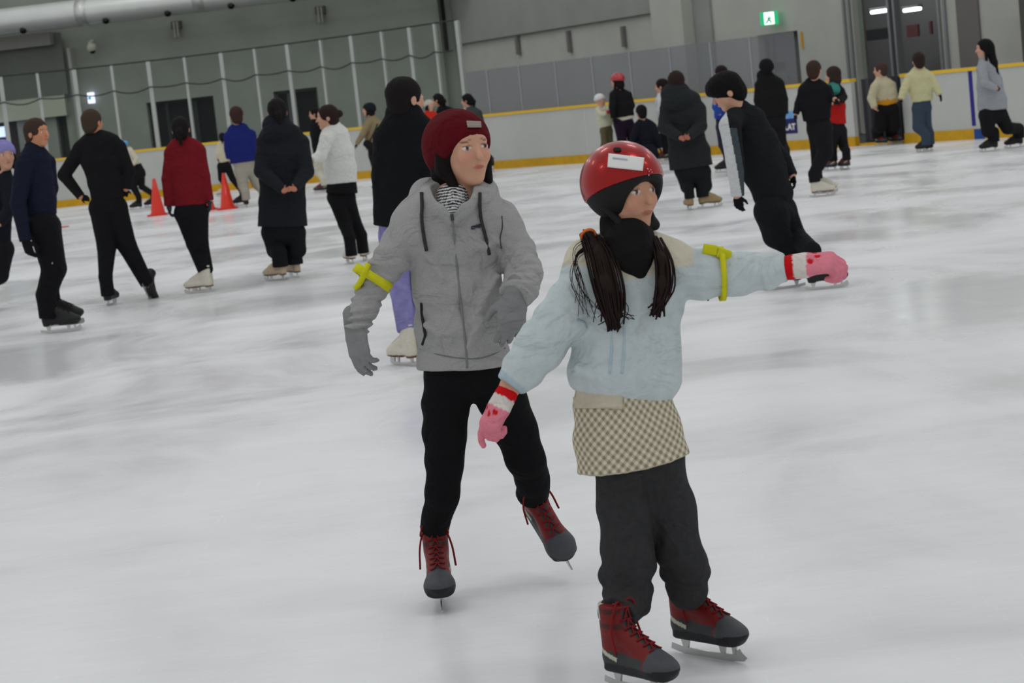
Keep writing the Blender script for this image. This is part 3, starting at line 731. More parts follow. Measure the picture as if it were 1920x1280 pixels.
# room behind the tall windows
mb = MB(); u0, u1 = hR2[0]-9.5, hR2[1]+1.5
WR.box(mb, u0, u1, 0, 5.2, -4.3, -4.2); WR.box(mb, u0-.1, u0, 0, 5.2, -4.3, -.4); WR.box(mb, u1, u1+.1, 0, 5.2, -4.3, -.4); WR.box(mb, u0, u1, 5.2, 5.3, -4.3, -.4)
ld = bpy.data.lights.new('lobby_fill', 'AREA'); ld.size = 2.5; ld.energy = 150; lo = bpy.data.objects.new('lobby_fill', ld); COL.objects.link(lo); lo.location = WR.pt((u0+u1)/2, 5.0, -2.2)  # added fill light, brightens the room behind the windows
o = mb.build('wall_lobby', mat('lobby', (92, 90, 92), rough=.8)); tag(o, kind='structure')
rw = Root('window_1', WR.pt((hR2[0]+hR2[1])/2, 0), '', ''); del rw.o['label']; del rw.o['category']; rw.o['kind'] = 'structure'
mb = MB()
for x in (1592, 1676, 1770):
    u, _ = WR.hit(x, 60)
    for dx in (-.11, .06): WR.box(mb, u+dx, u+dx+.06, 0, 4.6, -.1, .05)
mb.build('window_frame', mat('mullion', (150, 152, 154), rough=.35, metal=.5), rw)
mb = MB()
for x in (1592, 1676, 1770):
    u, _ = WR.hit(x, 60); WR.box(mb, u-.05, u+.06, 0, 4.6, -.12, -.04)
mb.build('dark_strip', mat('mull_dark', (58, 60, 70)), rw)
mb = MB(); WR.box(mb, hR2[0], hR2[1], 0, 4.6, -.16, -.15); mb.build('pane', GC, rw)
for x0, y0, x1, y1 in ((1634, 18, 1670, 26), (1695, 14, 1726, 24)):
    u0, z1 = WR.hit(x0, (y0+y1)/2-1, -2.2); u1, z0 = WR.hit(x1, (y0+y1)/2-1, -2.2); z = (z0+z1)/2
    rr = Root('tube_lamp', WR.pt((u0+u1)/2, z, -2.2), 'lit white tube lamp in the room behind the tall windows, the %s one' % ('left' if x0 < 1650 else 'right'), 'lamp', 'tube lamps behind the windows')
    mb = MB(); mb.tube([WR.pt(u0, z, -2.2), WR.pt(u1, z, -2.2)], .035, 8); mb.build('tube', emis('tube_glow', (235, 240, 255), 7), rr)
    mb = MB(); WR.box(mb, u0, u1, z+.04, z+.09, -2.26, -2.14); mb.build('housing', mat('lamp_white', (200, 200, 205)), rr)
def wallthing(name, px, m_, label, cat, d0, d1, pl=WR):
    mb = MB(); pl.pbox(mb, *px, d0, d1); o = mb.build(name, m_); return tag(o, label, cat)
wallthing('monitor', (1613, 58, 1668, 72), mat('mon', (38, 38, 46), rough=.3), 'dark screen in the room behind the left tall window', 'screen', -2.5, -2.35)
wallthing('notice_board', (1699, 48, 1722, 68), mat('maroon', (88, 48, 48)), 'maroon board in the room behind the right tall window', 'board', -3.6, -3.55)
wallthing('notice_board', (1741, 40, 1747, 64), mat('maroon', (88, 48, 48)), 'narrow maroon board at the right end of the room behind the window', 'board', -3.6, -3.55)
wallthing('curtain', (1604, 0, 1612, 130), mat('curt', (165, 148, 142)), 'pale pinkish curtain strip behind the left tall window', 'curtain', -.8, -.6)
wallthing('shutter', (1786, -60, 1843, 150), mat('shut', (118, 112, 112), noise=.08, nscale=2), 'dull brownish shutter on the wall right of the tall windows', 'shutter', .01, .05)
mb = MB(); WR.pbox(mb, 1905, -60, 1990, 160, 0, .3); o = mb.build('trim_2', mat('col_dark', (88, 88, 84), noise=.08)); tag(o, kind='structure')
# upper band, soffit shadow put into its grey, and pillar on the right wall
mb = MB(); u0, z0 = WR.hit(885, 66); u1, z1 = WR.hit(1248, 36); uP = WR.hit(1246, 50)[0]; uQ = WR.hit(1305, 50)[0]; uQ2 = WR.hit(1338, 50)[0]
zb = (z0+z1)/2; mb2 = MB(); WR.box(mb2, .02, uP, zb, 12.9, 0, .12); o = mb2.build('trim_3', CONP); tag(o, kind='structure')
mb = MB(); WR.box(mb, uP, uQ, 0, 12.9, 0, .35); o = mb.build('trim_4', CONL); tag(o, kind='structure')
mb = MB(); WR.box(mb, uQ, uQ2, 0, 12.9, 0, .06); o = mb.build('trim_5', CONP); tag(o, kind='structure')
for i, (x, y0, y1) in enumerate(((968, 68, 102), (1064, 58, 98), (1166, 50, 88))):  # blurred bracket shadows, built as thin darker boxes
    mb = MB(); WR.pbox(mb, x-4, y0, x+4, y1, .0, .1); o = mb.build('bracket_shadow', mat('brk_shade', (118, 118, 115))); tag(o, 'dark upright bracket shadow on the pale wall, %s of three' % ('leftmost', 'middle one', 'rightmost')[i], 'bracket', 'bracket shadows on the pale wall')
# pillars and panels on the left wall
mb = MB(); WL.pbox(mb, 806, -120, 846, 250, 0, .3); o = mb.build('trim_6', mat('pillar', (168, 171, 163), noise=.06, nscale=1)); tag(o, kind='structure')
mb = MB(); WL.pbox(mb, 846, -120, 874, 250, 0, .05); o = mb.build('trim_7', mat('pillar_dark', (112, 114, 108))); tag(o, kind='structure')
mb = MB(); WL.pbox(mb, 130, 90, 152, 300, 0, .3); o = mb.build('trim_8', mat('pillar', (168, 171, 163), noise=.06, nscale=1)); tag(o, kind='structure')
mb = MB(); WL.pbox(mb, -120, 178, 125, 216, 0, .2); o = mb.build('trim_9', mat('beam_light', (190, 194, 176))); tag(o, kind='structure')
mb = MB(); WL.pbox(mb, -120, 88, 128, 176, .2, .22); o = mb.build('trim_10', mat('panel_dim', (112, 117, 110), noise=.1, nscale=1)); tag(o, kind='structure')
mb = MB(); WL.pbox(mb, -60, 77, 95, 84, 0, .5); o = mb.build('trim_11', mat('beam_edge', (150, 150, 144))); tag(o, kind='structure')
# drainpipe at the corner
mb = MB(); mb.tube([WL.pt(uB-.25, 9, .4), WL.pt(uB-.25, WL.hit(876, 92)[1], .4)], .06, 8); o = mb.build('drainpipe', mat('pipe_black', (30, 30, 32)), smooth=True); tag(o, 'black drainpipe running down the wall corner', 'pipe')
# bright screen at the far left edge
wallthing('lit_sign', (-20, 240, 13, 256), emis('lit_blue', (190, 205, 255), 1.4), 'lit bluish white sign at the left edge behind the boards', 'sign', .25, .35, WL)
# exit signs
def sign(px, pl, label, bg, fg, kind):
    u0, z1 = pl.hit(px[0], px[1], .1); u1, z0 = pl.hit(px[2], px[3], .1); c = pl.pt((u0+u1)/2, (z0+z1)/2, .1 if kind != 'green' else .25); hw, hh_ = abs(u1-u0)/2, abs(z1-z0)/2
    r = Root('exit_sign', c, label, 'exit sign'); N_ = pl.n if kind != 'green' else unit(CAMP*V(1, 1, 0)-c*V(1, 1, 0)); T_ = pl.t if kind != 'green' else V(-N_[1], N_[0], 0)
    if kind == 'green': hw = .19
    A3 = (T_, N_, V(0, 0, 1))
    MB().box(c, (hw, .08, hh_), A3).build('sign_box', emis('sign_'+kind, *bg), r)
    if kind == 'green':
        MB().box(c+N_*.083, (hw*.55, .006, hh_*.9), A3).build('sign_face', emis('sign_face', (240, 255, 250), 1.6), r)
    mb = MB(); L = lambda a, b_: c+T_*a*hw+V(0, 0, b_*hh_)+N_*.093
    if kind == 'green':                                  # running figure
        mb.tube([L(.02, .1), L(-.1, -.2)], .03, 6); mb.tube([L(-.1, -.2), L(.18, -.45), L(.10, -.75)], .022, 6); mb.tube([L(-.1, -.2), L(-.28, -.5), L(-.36, -.72)], .022, 6)
        mb.tube([L(.02, .12), L(.25, -.05)], .018, 6); mb.tube([L(.02, .12), L(-.22, .0)], .018, 6); mb.tube([L(.05, .42), L(.07, .30)], .05, 8)
    else:                                                # arrow
        mb.tube([L(-.6, -.05), L(.1, -.05)], .035, 6); mb.tube([L(.15, -.05), L(-.15, .22)], .03, 6); mb.tube([L(.15, -.05), L(-.15, -.32)], .03, 6)
    mb.build('pictogram', emis('sign_mark', *fg), r)
sign((1445, 22, 1461, 45), WR, 'green exit sign with white running figure above the grey door', ((30, 170, 110), .8), ((90, 170, 140), .5), 'green')
sign((165, 174, 177, 193), WL, 'lit white exit sign with a small teal arrow on the left wall', ((225, 225, 255), 1.6), ((20, 165, 165), .7), 'white')
# ventilation duct with round nozzles
dz0 = WL.hit(0, 41, 1.2); dz1 = WL.hit(430, -8, 1.2); rad = .5*(WL.hit(0, 15, 1.2)[1]-WL.hit(0, 66, 1.2)[1]); print('duct', dz0, dz1, rad)
zc = (dz0[1]+dz1[1])/2
r = Root('ventilation_duct', WL.pt(dz0[0]+6, zc, 1.2), 'large silver round ventilation duct along the upper left wall', 'duct')
DU = mat('duct_metal', (226, 229, 225), rough=.38, metal=.35, noise=.05, nscale=2)
mb = MB(); mb.tube([WL.pt(-6+i*1.9, zc, 1.2) for i in range(18)], rad, 40); mb.build('duct_pipe', DU, r, smooth=True)
for x in (-60, 158, 380, 600):
    mb = MB(); u = WL.hit(x, 20, 1.2)[0]; mb.tube([WL.pt(u-.16, zc, 1.2), WL.pt(u+.16, zc, 1.2)], rad*1.035, 40)
    mb.build('duct_collar', mat('collar_metal', (222, 224, 220), rough=.4, metal=.6), r, smooth=True)
for x, y in ((40, 62), (196, 47), (312, 32), (431, 18), (547, 4)):
    u = WL.hit(x, y, 1.2+rad)[0]; c = WL.pt(u, zc-rad*.82, 1.2+rad*.62)
    v, f = soft([El(c, (.10, .10, .10)), S(c, c+V(0, .08, .08), .05, .06)], .02); obj('nozzle', v, f, mat('nozzle_black', (14, 14, 15), rough=.4), r)
# camera dome and wall fittings
u, z = WL.hit(172, 89, .5); r = Root('security_camera', WL.pt(u, z, .5), 'white dome camera on a bracket below the duct', 'camera')
v, f = soft([El(WL.pt(u, z, .5), (.14, .14, .14)), S(WL.pt(u-.12, z+.12, .35), WL.pt(u-.12, z+.2, .1), .05, .05)], .02); obj('housing', v, f, mat('cam_white', (205, 205, 185), rough=.4), r)
v, f = soft([El(WL.pt(u+.01, z-.10, .5), (.09, .09, .08))], .015); obj('lens_dome', v, f, mat('nozzle_black', (14, 14, 15), rough=.4), r)
for i, (x, y) in enumerate(((330, 53), (600, 25))):
    u, z = WL.hit(x, y, .15); r = Root('wall_light', WL.pt(u, z, .1), 'pale slotted wall fitting below the duct, the %s one' % ('left', 'right')[i], 'wall fitting', 'wall fittings below the duct')
    mb = MB(); WL.box(mb, u-.14, u+.14, z-.02, z+.2, 0, .14); mb.build('bracket', mat('fit_dark', (96, 96, 92)), r)
    mb = MB(); WL.box(mb, u-.07, u-.01, z-.25, z+.18, .14, .2); WL.box(mb, u+.03, u+.08, z-.25, z+.18, .14, .2); mb.build('slat', mat('fit_pale', (170, 170, 158)), r)

# ================================================================== CONES
CO = mat('cone_orange', (214, 42, 18), rough=.45, noise=.04, coat=.2)
def cone(px, py, lab, s=1.0):
    p = G(px, py); r = Root('traffic_cone', p, lab, 'cone', 'orange cones on the ice'); v = []; n = 28
    prof = [(.155, .03), (.150, .045), (.135, .05), (.028, .70), (.020, .705), (.016, .70), (.12, .04)]
    for rr, z in prof: v += [p+V(math.cos(2*math.pi*k/n)*rr, math.sin(2*math.pi*k/n)*rr, z)*s for k in range(n)]
    f = [(i*n+k, i*n+(k+1) % n, (i+1)*n+(k+1) % n, (i+1)*n+k) for i in range(len(prof)-1) for k in range(n)]
    obj('cone_body', v, f, CO, r)
    pl = [(-.19, -.15), (-.15, -.19), (.15, -.19), (.19, -.15), (.19, .15), (.15, .19), (-.15, .19), (-.19, .15)]
    MB().prism(pl, lambda a, b_, t: p+V(a, b_, t)*s, .002, .032).build('base_plate', CO, r)
cone(297, 404, 'orange cone standing left of the woman in the red jacket', .98); cone(427, 392, 'orange cone in front of the striding skater in cream and black', .94); cone(391, 394, 'orange cone mostly hidden behind the woman in the red jacket', .9)
pc = G(112, 427); MB().prism([(-.16, -.05), (.10, -.06), (.17, .02), (-.1, .05)], lambda a, b_, t: pc+V(a, b_, t), .002, .02).build('rubber_marker', CO)
tag(bpy.data.objects['rubber_marker'], 'small flat red marker on the ice beside the navy skater', 'marker')

# ================================================================== PEOPLE, far to near
BLK = (27, 27, 29); NAVY = (26, 28, 42)
def S2(x, y, yaw, st='black', off=None, pitch=0, roll=0): return (x, y, yaw, pitch, st, off, roll)
# --- by the far left boards
person('small skater in a bright blue helmet leaning forward behind the man in black', (256, 393), (233, 273, 0, 15, 260), [(242, 281, 0, 7), (248, 296, 0, 10), (254, 310, 0, 12)],
       [[(237, 286, .1, 4), (230, 300, .1, 4), (226, 312, .1, 3.5)], [(246, 284, -.1, 4.5), (256, 297, -.15, 4), (250, 309, -.2, 3.5)]],
       [[(254, 325, -.05, 10), (250, 350, 0, 7), (256, 380, 0, 5)], [(262, 325, .05, 10), (266, 350, .05, 6), (281, 376, .1, 5)]],
       [S2(256, 393, 265), S2(283, 388, 265)], (205, 198, 178), BLK, hair=None, hat=('helmet', (60, 150, 205)), hands=[(224, 319, .1), (247, 316, -.2)], glove=(70, 25, 30), skirt=dict(st=[(252, 308, 0, 12), (258, 325, 0, 15), (262, 334, 0, 13)], mat=cloth(BLK)), tr=.9)
person('striding skater in a cream top and black leggings behind the orange cones', (448, 385), (417, 258, 0, 17, 180), [(418, 269, 0, 8), (416, 287, 0, 10), (421, 304, 0, 10)],
       [[(411, 272, 0, 4), (407, 285, 0, 4), (409, 297, 0, 3)], [(424, 272, 0, 4), (430, 286, 0, 4), (428, 300, 0, 3)]],
       [[(415, 312, 0, 8), (415, 335, 0, 6), (417, 356, 0, 5)], [(426, 312, 0, 8), (436, 335, 0, 6), (452, 372, 0, 4.5)]],
       [S2(417, 368, 250, 'white'), S2(450, 385, 260)], (205, 198, 172), BLK, hair='tail', hands=[(410, 306, 0), (428, 308, 0)], glove=(40, 40, 46), tr=.8)
person('person in a royal blue jacket and pale grey trousers', (463, 388), (443, 218, 0, 34, 195), [(446, 242, 0, 20), (450, 262, 0, 27), (454, 285, 0, 27), (457, 304, 0, 27)],
       [[(428, 256, 0, 9), (428, 280, -.05, 8), (430, 298, -.05, 6)], [(471, 252, 0, 9), (478, 275, -.05, 8), (480, 295, -.05, 6)]],
       [[(452, 318, 0, 13), (456, 348, 0, 10), (462, 378, 0, 8)], [(472, 316, .1, 13), (482, 345, .15, 10), (492, 372, .2, 8)]],
       [S2(463, 388, 190), S2(494, 384, 200)], (30, 38, 104), (160, 155, 142), hands=[(431, 309, -.05), (482, 307, -.05)], hair='short', hairc=(58, 40, 36))
person('child in a black top and cream trousers partly hidden behind the white jacket', (602, 360), (589, 214, 0, 22, 275), [(590, 229, 0, 9), (594, 250, 0, 13), (598, 272, 0, 13), (601, 290, 0, 13)],
       [[(587, 236, -.1, 5.5), (590, 258, -.15, 5), (591, 280, -.15, 4)], [(596, 236, .15, 5), (600, 258, .15, 5), (598, 280, .1, 4)]],
       [[(598, 303, -.05, 9), (600, 325, 0, 8), (602, 344, 0, 6.5)], [(605, 303, .1, 9), (609, 325, .12, 8), (612, 342, .12, 6.5)]],
       [S2(602, 361, 275, 'rental'), S2(612, 357, 275, 'rental')], BLK, (202, 198, 182), hair='short', hands=[(589, 292, -.2), (596, 291, .1)], glove=BLK, tr=.9)
def bag(c):
    P_, root = c['P'], c['root']
    v, f = soft([S(P_(686, 268, -.2), P_(697, 276, -.2), .07, .08, .05, .05, V(1, 0, 0))], .015); obj('shoulder_bag', v, f, cloth((30, 30, 32)), root)
    mb = MB(); mb.tube(spline([P_(690, 272, -.24), P_(698, 255, -.24), P_(706, 238, -.2), P_(708, 230, -.05)], 5), .013, 6); mb.build('bag_strap', cloth((32, 32, 34)), root, smooth=True)
    mb = MB(); q = P_(685, 246, -.14); mb.box(q, (.05, .015, .05)); mb.build('arm_patch', cloth((190, 60, 70)), root, label='pinkish red arm patch')
person('person in a tan coat and dark knit hat with a black shoulder bag', (712, 358), (690, 206, 0, 24, 262), [(697, 222, 0, 10), (701, 235, 0, 16), (703, 256, 0, 19), (705, 280, 0, 19)],
       [[(690, 232, -.12, 7), (680, 252, -.15, 6), (669, 270, -.15, 4.5)], [(709, 232, .12, 6), (716, 250, .15, 6), (718, 266, .1, 5)]],
       [[(703, 292, 0, 12), (708, 322, 0, 9), (711, 346, 0, 7)], [(712, 292, .1, 11), (718, 320, .15, 9), (722, 342, .15, 7)]],
       [S2(712, 358, 260), S2(723, 354, 260)], (140, 126, 96), (30, 31, 33), hair='bob', hat=('beanie', (28, 32, 38)), hands=[(664, 279, -.15), (720, 276, .1)], glove=BLK, tr=.8, extra=bag)
person('dark-haired person in black leaning over the child in the white hat', (838, 337), (820, 188, 0, 23, 255), [(828, 200, .05, 8), (836, 214, .05, 15), (840, 240, .05, 17), (842, 262, .05, 17)],
       [[(826, 208, -.1, 7), (818, 222, -.15, 6), (812, 232, -.15, 5)], [(848, 210, .2, 7), (852, 235, .2, 6), (850, 255, .1, 5)]],
       [[(836, 272, 0, 11), (838, 302, 0, 9), (838, 326, 0, 7)], [(846, 272, .1, 11), (850, 302, .1, 9), (852, 324, .1, 7)]],
       [S2(838, 338, 240), S2(853, 335, 240)], (24, 26, 30), BLK, hair='tail', hands=[(808, 240, -.2), (848, 264, .1)], tr=.8)
person('child in a white knit hat and orange red jacket behind the black-haired man', (806, 342), (806, 198, 0, 20, 40), [(806, 210, 0, 8), (806, 222, 0, 13), (807, 248, 0, 15), (808, 268, 0, 15)],
       [[(795, 218, 0, 6), (790, 240, 0, 5), (792, 258, 0, 4)], [(817, 218, 0, 6), (822, 240, 0, 5), (822, 258, 0, 4)]],
       [[(802, 280, 0, 9), (801, 305, 0, 8), (801, 330, 0, 6.5)], [(812, 280, 0, 9), (813, 305, 0, 8), (813, 330, 0, 6.5)]],
       [S2(801, 342, 20, 'rental'), S2(814, 341, 20, 'rental')], (190, 48, 36), BLK, hair='bob', hat=('beanie', (190, 186, 168)), hands=[(793, 268, 0), (822, 268, 0)], glove=BLK)
person('dark-haired skater in a grey green jacket behind the maroon knit hat', (915, 324), (875, 189, 0, 24, 255), [(882, 203, 0, 9), (887, 214, 0, 15), (892, 240, 0, 17), (896, 262, 0, 17)],
       [[(880, 214, -.1, 6.5), (876, 236, -.12, 6), (872, 254, -.15, 5)], [(897, 212, .12, 7), (904, 235, .15, 6), (904, 252, .1, 5)]],
       [[(894, 272, -.05, 11), (893, 296, -.05, 9), (893, 316, 0, 7)], [(902, 272, .1, 11), (908, 294, .1, 9), (914, 312, .1, 7)]],
       [S2(893, 328, 250, 'white'), S2(915, 323, 250, 'white')], (66, 72, 72), (28, 29, 32), hair='tail', hands=[(870, 263, -.15), (903, 262, .1)], tr=.8)
# --- by the boards in the middle
person('small child in a white helmet, cream jacket and olive trousers reaching right', (1140, 313), (1126, 189, 0, 22, 60), [(1128, 200, 0, 7), (1130, 210, 0, 13), (1134, 225, 0, 14), (1137, 237, 0, 13)],
       [[(1121, 205, 0, 5), (1128, 214, -.15, 5), (1138, 212, -.22, 4)], [(1139, 203, 0, 5.5), (1145, 206, -.08, 5), (1150, 203, -.15, 4)]],
       [[(1133, 246, 0, 8), (1134, 268, 0, 7), (1136, 290, 0, 6)], [(1141, 246, .05, 8), (1143, 268, .05, 7), (1146, 290, .05, 6)]],
       [S2(1136, 313, 40, 'rental'), S2(1147, 312, 40, 'rental')], (196, 196, 172), (96, 90, 66), hair=None, hat=('helmet', (205, 208, 205)), hands=[(1146, 207, -.28), (1156, 205, -.2)], glove=(170, 50, 55), names=('jacket', 'trousers'))
person('adult in a shiny red helmet, black jacket and dark purple trousers facing the small child', (1172, 311), (1157, 153, 0, 27, 235), [(1160, 168, 0, 10), (1163, 182, 0, 19), (1167, 200, 0, 20), (1170, 219, 0, 20)],
       [[(1150, 178, -.1, 7.5), (1148, 200, -.15, 7), (1150, 222, -.12, 5)], [(1178, 178, .1, 7), (1185, 198, .1, 6), (1180, 212, .0, 5)]],
       [[(1162, 232, 0, 12), (1166, 262, 0, 9), (1170, 288, 0, 7)], [(1178, 232, .1, 11), (1185, 260, .12, 9), (1192, 286, .15, 7)]],
       [S2(1170, 311, 240, 'rental'), S2(1194, 308, 230, 'rental')], BLK, (38, 26, 44), hair='bob', hat=('helmet', (165, 16, 28)), hands=[(1152, 234, -.12), (1174, 222, -.1)], glove=BLK, hem=dict(name='shirt_hem', st=[(1170, 216, 0, 18), (1172, 225, 0, 18)], col=(200, 198, 180)))
person('small dark-haired child in dark navy crouching behind the red helmet', (1215, 309), (1202, 211, 0, 27, 200), [(1205, 225, 0, 9), (1209, 236, 0, 18), (1212, 256, 0, 21), (1214, 276, 0, 19)],
       [[(1196, 236, -.05, 8), (1188, 256, -.1, 7), (1184, 274, -.1, 5)], [(1224, 238, -.05, 8), (1232, 258, -.1, 7), (1237, 278, -.1, 5)]],
       [[(1206, 284, -.1, 11), (1200, 290, -.2, 10), (1204, 296, .05, 7)], [(1222, 282, -.1, 11), (1226, 290, -.2, 10), (1222, 296, .05, 7)]],
       [S2(1203, 311, 200, 'rental'), S2(1222, 309, 200, 'rental')], (24, 26, 34), (26, 28, 36), hands=[(1184, 284, -.1), (1241, 286, -.1)], glove=BLK)
person('skater in a white top and black trousers half hidden by the long dark coat', (1243, 302), (1240, 163, 0, 28, 250), [(1241, 177, 0, 9), (1243, 190, 0, 15), (1246, 208, 0, 15), (1248, 224, 0, 15)],
       [[(1238, 190, -.12, 6), (1236, 208, -.15, 5.5), (1236, 222, -.1, 4.5)], [(1252, 190, .1, 6), (1258, 208, .1, 5.5), (1258, 220, .1, 4.5)]],
       [[(1246, 238, -.05, 10), (1246, 264, 0, 8), (1244, 290, 0, 6.5)], [(1253, 238, .1, 10), (1256, 264, .1, 8), (1258, 288, .1, 6.5)]],
       [S2(1243, 302, 250, 'rental'), S2(1259, 299, 250, 'rental')], (200, 202, 206), BLK, hair='tail', hairc=(34, 22, 22), hands=[(1237, 232, -.1), (1259, 230, .1)], glove=BLK, tr=.8)
person('skater with brown hair in a bright blue jacket behind the leaning man', (1357, 324), (1351, 138, 0, 28, 225), [(1352, 152, 0, 10), (1354, 170, 0, 17), (1355, 195, 0, 17), (1356, 222, 0, 17)],
       [[(1346, 180, -.15, 8), (1343, 200, -.2, 8), (1349, 214, -.2, 6)], [(1364, 180, .1, 8), (1370, 205, .1, 7), (1370, 225, .1, 5)]],
       [[(1353, 238, -.05, 11), (1355, 272, -.05, 8), (1356, 308, 0, 6.5)], [(1362, 238, .1, 11), (1366, 270, .1, 8), (1372, 304, .15, 6.5)]],
       [S2(1357, 323, 240), S2(1375, 318, 240)], (42, 74, 156), (40, 42, 58), hands=[(1346, 224, -.2), (1370, 236, .1)], glove=(40, 60, 150), hairc=(34, 26, 26), tr=.8)
# --- right side by the gate
person('tall person in a long black hooded coat standing by the poster', (1455, 318), (1436, 128, 0, 32, 185), [(1436, 143, 0, 13), (1442, 158, 0, 24), (1446, 180, 0, 28), (1448, 200, 0, 27), (1451, 218, 0, 28)],
       [[(1424, 160, 0, 9), (1421, 188, 0, 8), (1424, 212, 0, 6)], [(1462, 158, 0, 9), (1470, 186, 0, 8), (1472, 210, 0, 6)]],
       [[(1442, 232, 0, 14), (1446, 268, 0, 11), (1450, 304, 0, 9)], [(1459, 232, 0, 14), (1464, 266, 0, 11), (1470, 300, 0, 9)]],
       [S2(1450, 318, 190), S2(1472, 313, 190)], (26, 26, 27), BLK, hat=('beanie', (24, 24, 26)), hair='short', hands=[(1425, 222, 0), (1473, 221, 0)], glove=BLK, collar=[(1433, 140, 0, 15), (1437, 150, 0, 19)], names=('coat', 'trousers'))
def redtop(v):
    y = PRv(v)[1]; return np.where((y < 193)[:, None], np.array([lin((28, 28, 30))]), np.array([lin((172, 34, 30))]))
def PRv(v):
    q = v-CAMP; d = q@FW; return 960+F*(q@RT)/d, 640-F*(q@UP)/d
def scarf(c):
    v, f = soft([S(c['P'](1562, 160, -.02), c['P'](1565, 168, -.08), .075, .08, k=.02)], .015); obj('scarf', v, f, cloth((60, 130, 120)), c['root'], label='teal scarf')
person('skater in an orange red top and teal scarf behind the skater in white figure skates', (1583, 318), (1561, 142, 0, 32, 240), [(1563, 158, 0, 12), (1565, 172, 0, 18), (1567, 200, 0, 18), (1569, 233, 0, 18)],
       [[(1556, 170, -.1, 8), (1553, 188, -.18, 7), (1562, 193, -.25, 6)], [(1577, 170, .1, 7), (1582, 182, 0, 7), (1571, 189, -.22, 6)]],
       [[(1561, 246, -.05, 14), (1560, 275, 0, 10), (1558, 300, 0, 7)], [(1575, 246, .05, 13), (1582, 275, .05, 9), (1583, 300, 0, 7)]],
       [S2(1557, 320, 215, 'rental'), S2(1584, 318, 200, 'rental')], (188, 36, 32), BLK, hair='bob', hairc=(50, 38, 34), hands=[(1570, 192, -.3), (1562, 190, -.28)], glove=BLK, topcol=redtop, extra=scarf)
person('skater in a black jacket and black trousers wearing white figure skates', (1545, 367), (1527, 133, 0, 36, 150), [(1524, 152, 0, 14), (1525, 167, 0, 28), (1529, 195, 0, 29), (1532, 225, 0, 26)],
       [[(1507, 168, 0, 9), (1497, 195, 0, 7.5), (1492, 214, 0, 6)], [(1546, 168, 0, 10), (1558, 182, .0, 8), (1565, 186, -.1, 6)]],
       [[(1533, 242, .05, 20), (1534, 275, .1, 15), (1540, 335, .15, 10)], [(1541, 242, 0, 20), (1547, 285, 0, 15), (1537, 340, 0, 11)]],
       [S2(1548, 362, 85, 'white', .15), S2(1543, 368, 85, 'white')], (25, 25, 28), BLK, hair='short', hairc=(58, 42, 36), hands=[(1489, 226, 0), (1571, 190, -.12)], glove=BLK, cuff=.17)
person('person in a cream sweater and orange hem stepping through the rink gate', (1660, 273), (1650, 132, 0, 27, 250), [(1652, 147, 0, 11), (1655, 160, 0, 20), (1659, 176, 0, 21), (1664, 190, 0, 19)],
       [[(1640, 163, -.1, 8), (1634, 184, -.1, 8), (1640, 202, -.15, 6)], [(1672, 160, .1, 8), (1676, 178, .1, 7), (1678, 192, .1, 6)]],
       [[(1652, 208, 0, 13), (1651, 235, 0, 13), (1652, 256, 0, 11)], [(1672, 206, 0, 13), (1676, 235, 0, 12), (1679, 252, 0, 11)]],
       [S2(1653, 273, 30, 'rental'), S2(1680, 270, 40, 'rental')], (190, 182, 152), (24, 24, 26), hair='short', hairc=(70, 52, 46), hands=[(1646, 209, -.2), (1679, 200, .1)], names=('sweater', 'trousers'),
       hem=dict(name='shirt_hem', st=[(1661, 184, 0, 20), (1664, 197, 0, 18)], col=(196, 138, 40)))
person('skater in a pale yellow jacket, blue jeans and black gloves near the gate', (1733, 285), (1722, 115, 0, 31, 185), [(1722, 131, 0, 13), (1724, 145, 0, 23), (1727, 168, 0, 22), (1729, 190, 0, 20)],
       [[(1705, 147, 0, 9), (1695, 168, -.05, 7.5), (1689, 186, -.1, 6)], [(1744, 146, 0, 9), (1754, 162, -.05, 7), (1762, 178, -.1, 6)]],
       [[(1722, 204, 0, 12), (1722, 238, 0, 11), (1733, 268, 0, 9)], [(1735, 202, .05, 11), (1736, 236, .1, 11), (1744, 262, .12, 9)]],
       [S2(1731, 285, 215), S2(1740, 283, 200)], (198, 194, 150), (60, 72, 86), hair='short', hairc=(48, 36, 34), hands=[(1687, 197, -.12), (1768, 190, -.15)], glove=(34, 26, 36), cuff=.10, names=('jacket', 'jeans'))
person('girl with long black hair in a light grey coat at the right edge', (1857, 284), (1845, 92, 0, 34, 262), [(1848, 112, 0, 13), (1850, 128, 0, 19), (1855, 160, 0, 24), (1860, 188, 0, 27), (1861, 206, 0, 28)],
       [[(1842, 130, -.12, 9), (1846, 156, -.24, 8), (1868, 166, -.24, 6)], [(1862, 130, .1, 9), (1872, 150, .12, 8), (1876, 166, .0, 6)]],
       [[(1850, 216, -.05, 15), (1853, 245, 0, 13), (1858, 266, 0, 11)], [(1874, 214, .05, 15), (1889, 240, .05, 12), (1902, 262, .05, 11)]],
       [S2(1855, 284, 272), S2(1902, 277, 272)], (150, 154, 158), BLK, hair='long', hairc=(20, 18, 18), hands=[(1877, 168, -.2), (1868, 170, -.1)], glove=(60, 60, 64), tr=.7, names=('coat', 'trousers'))
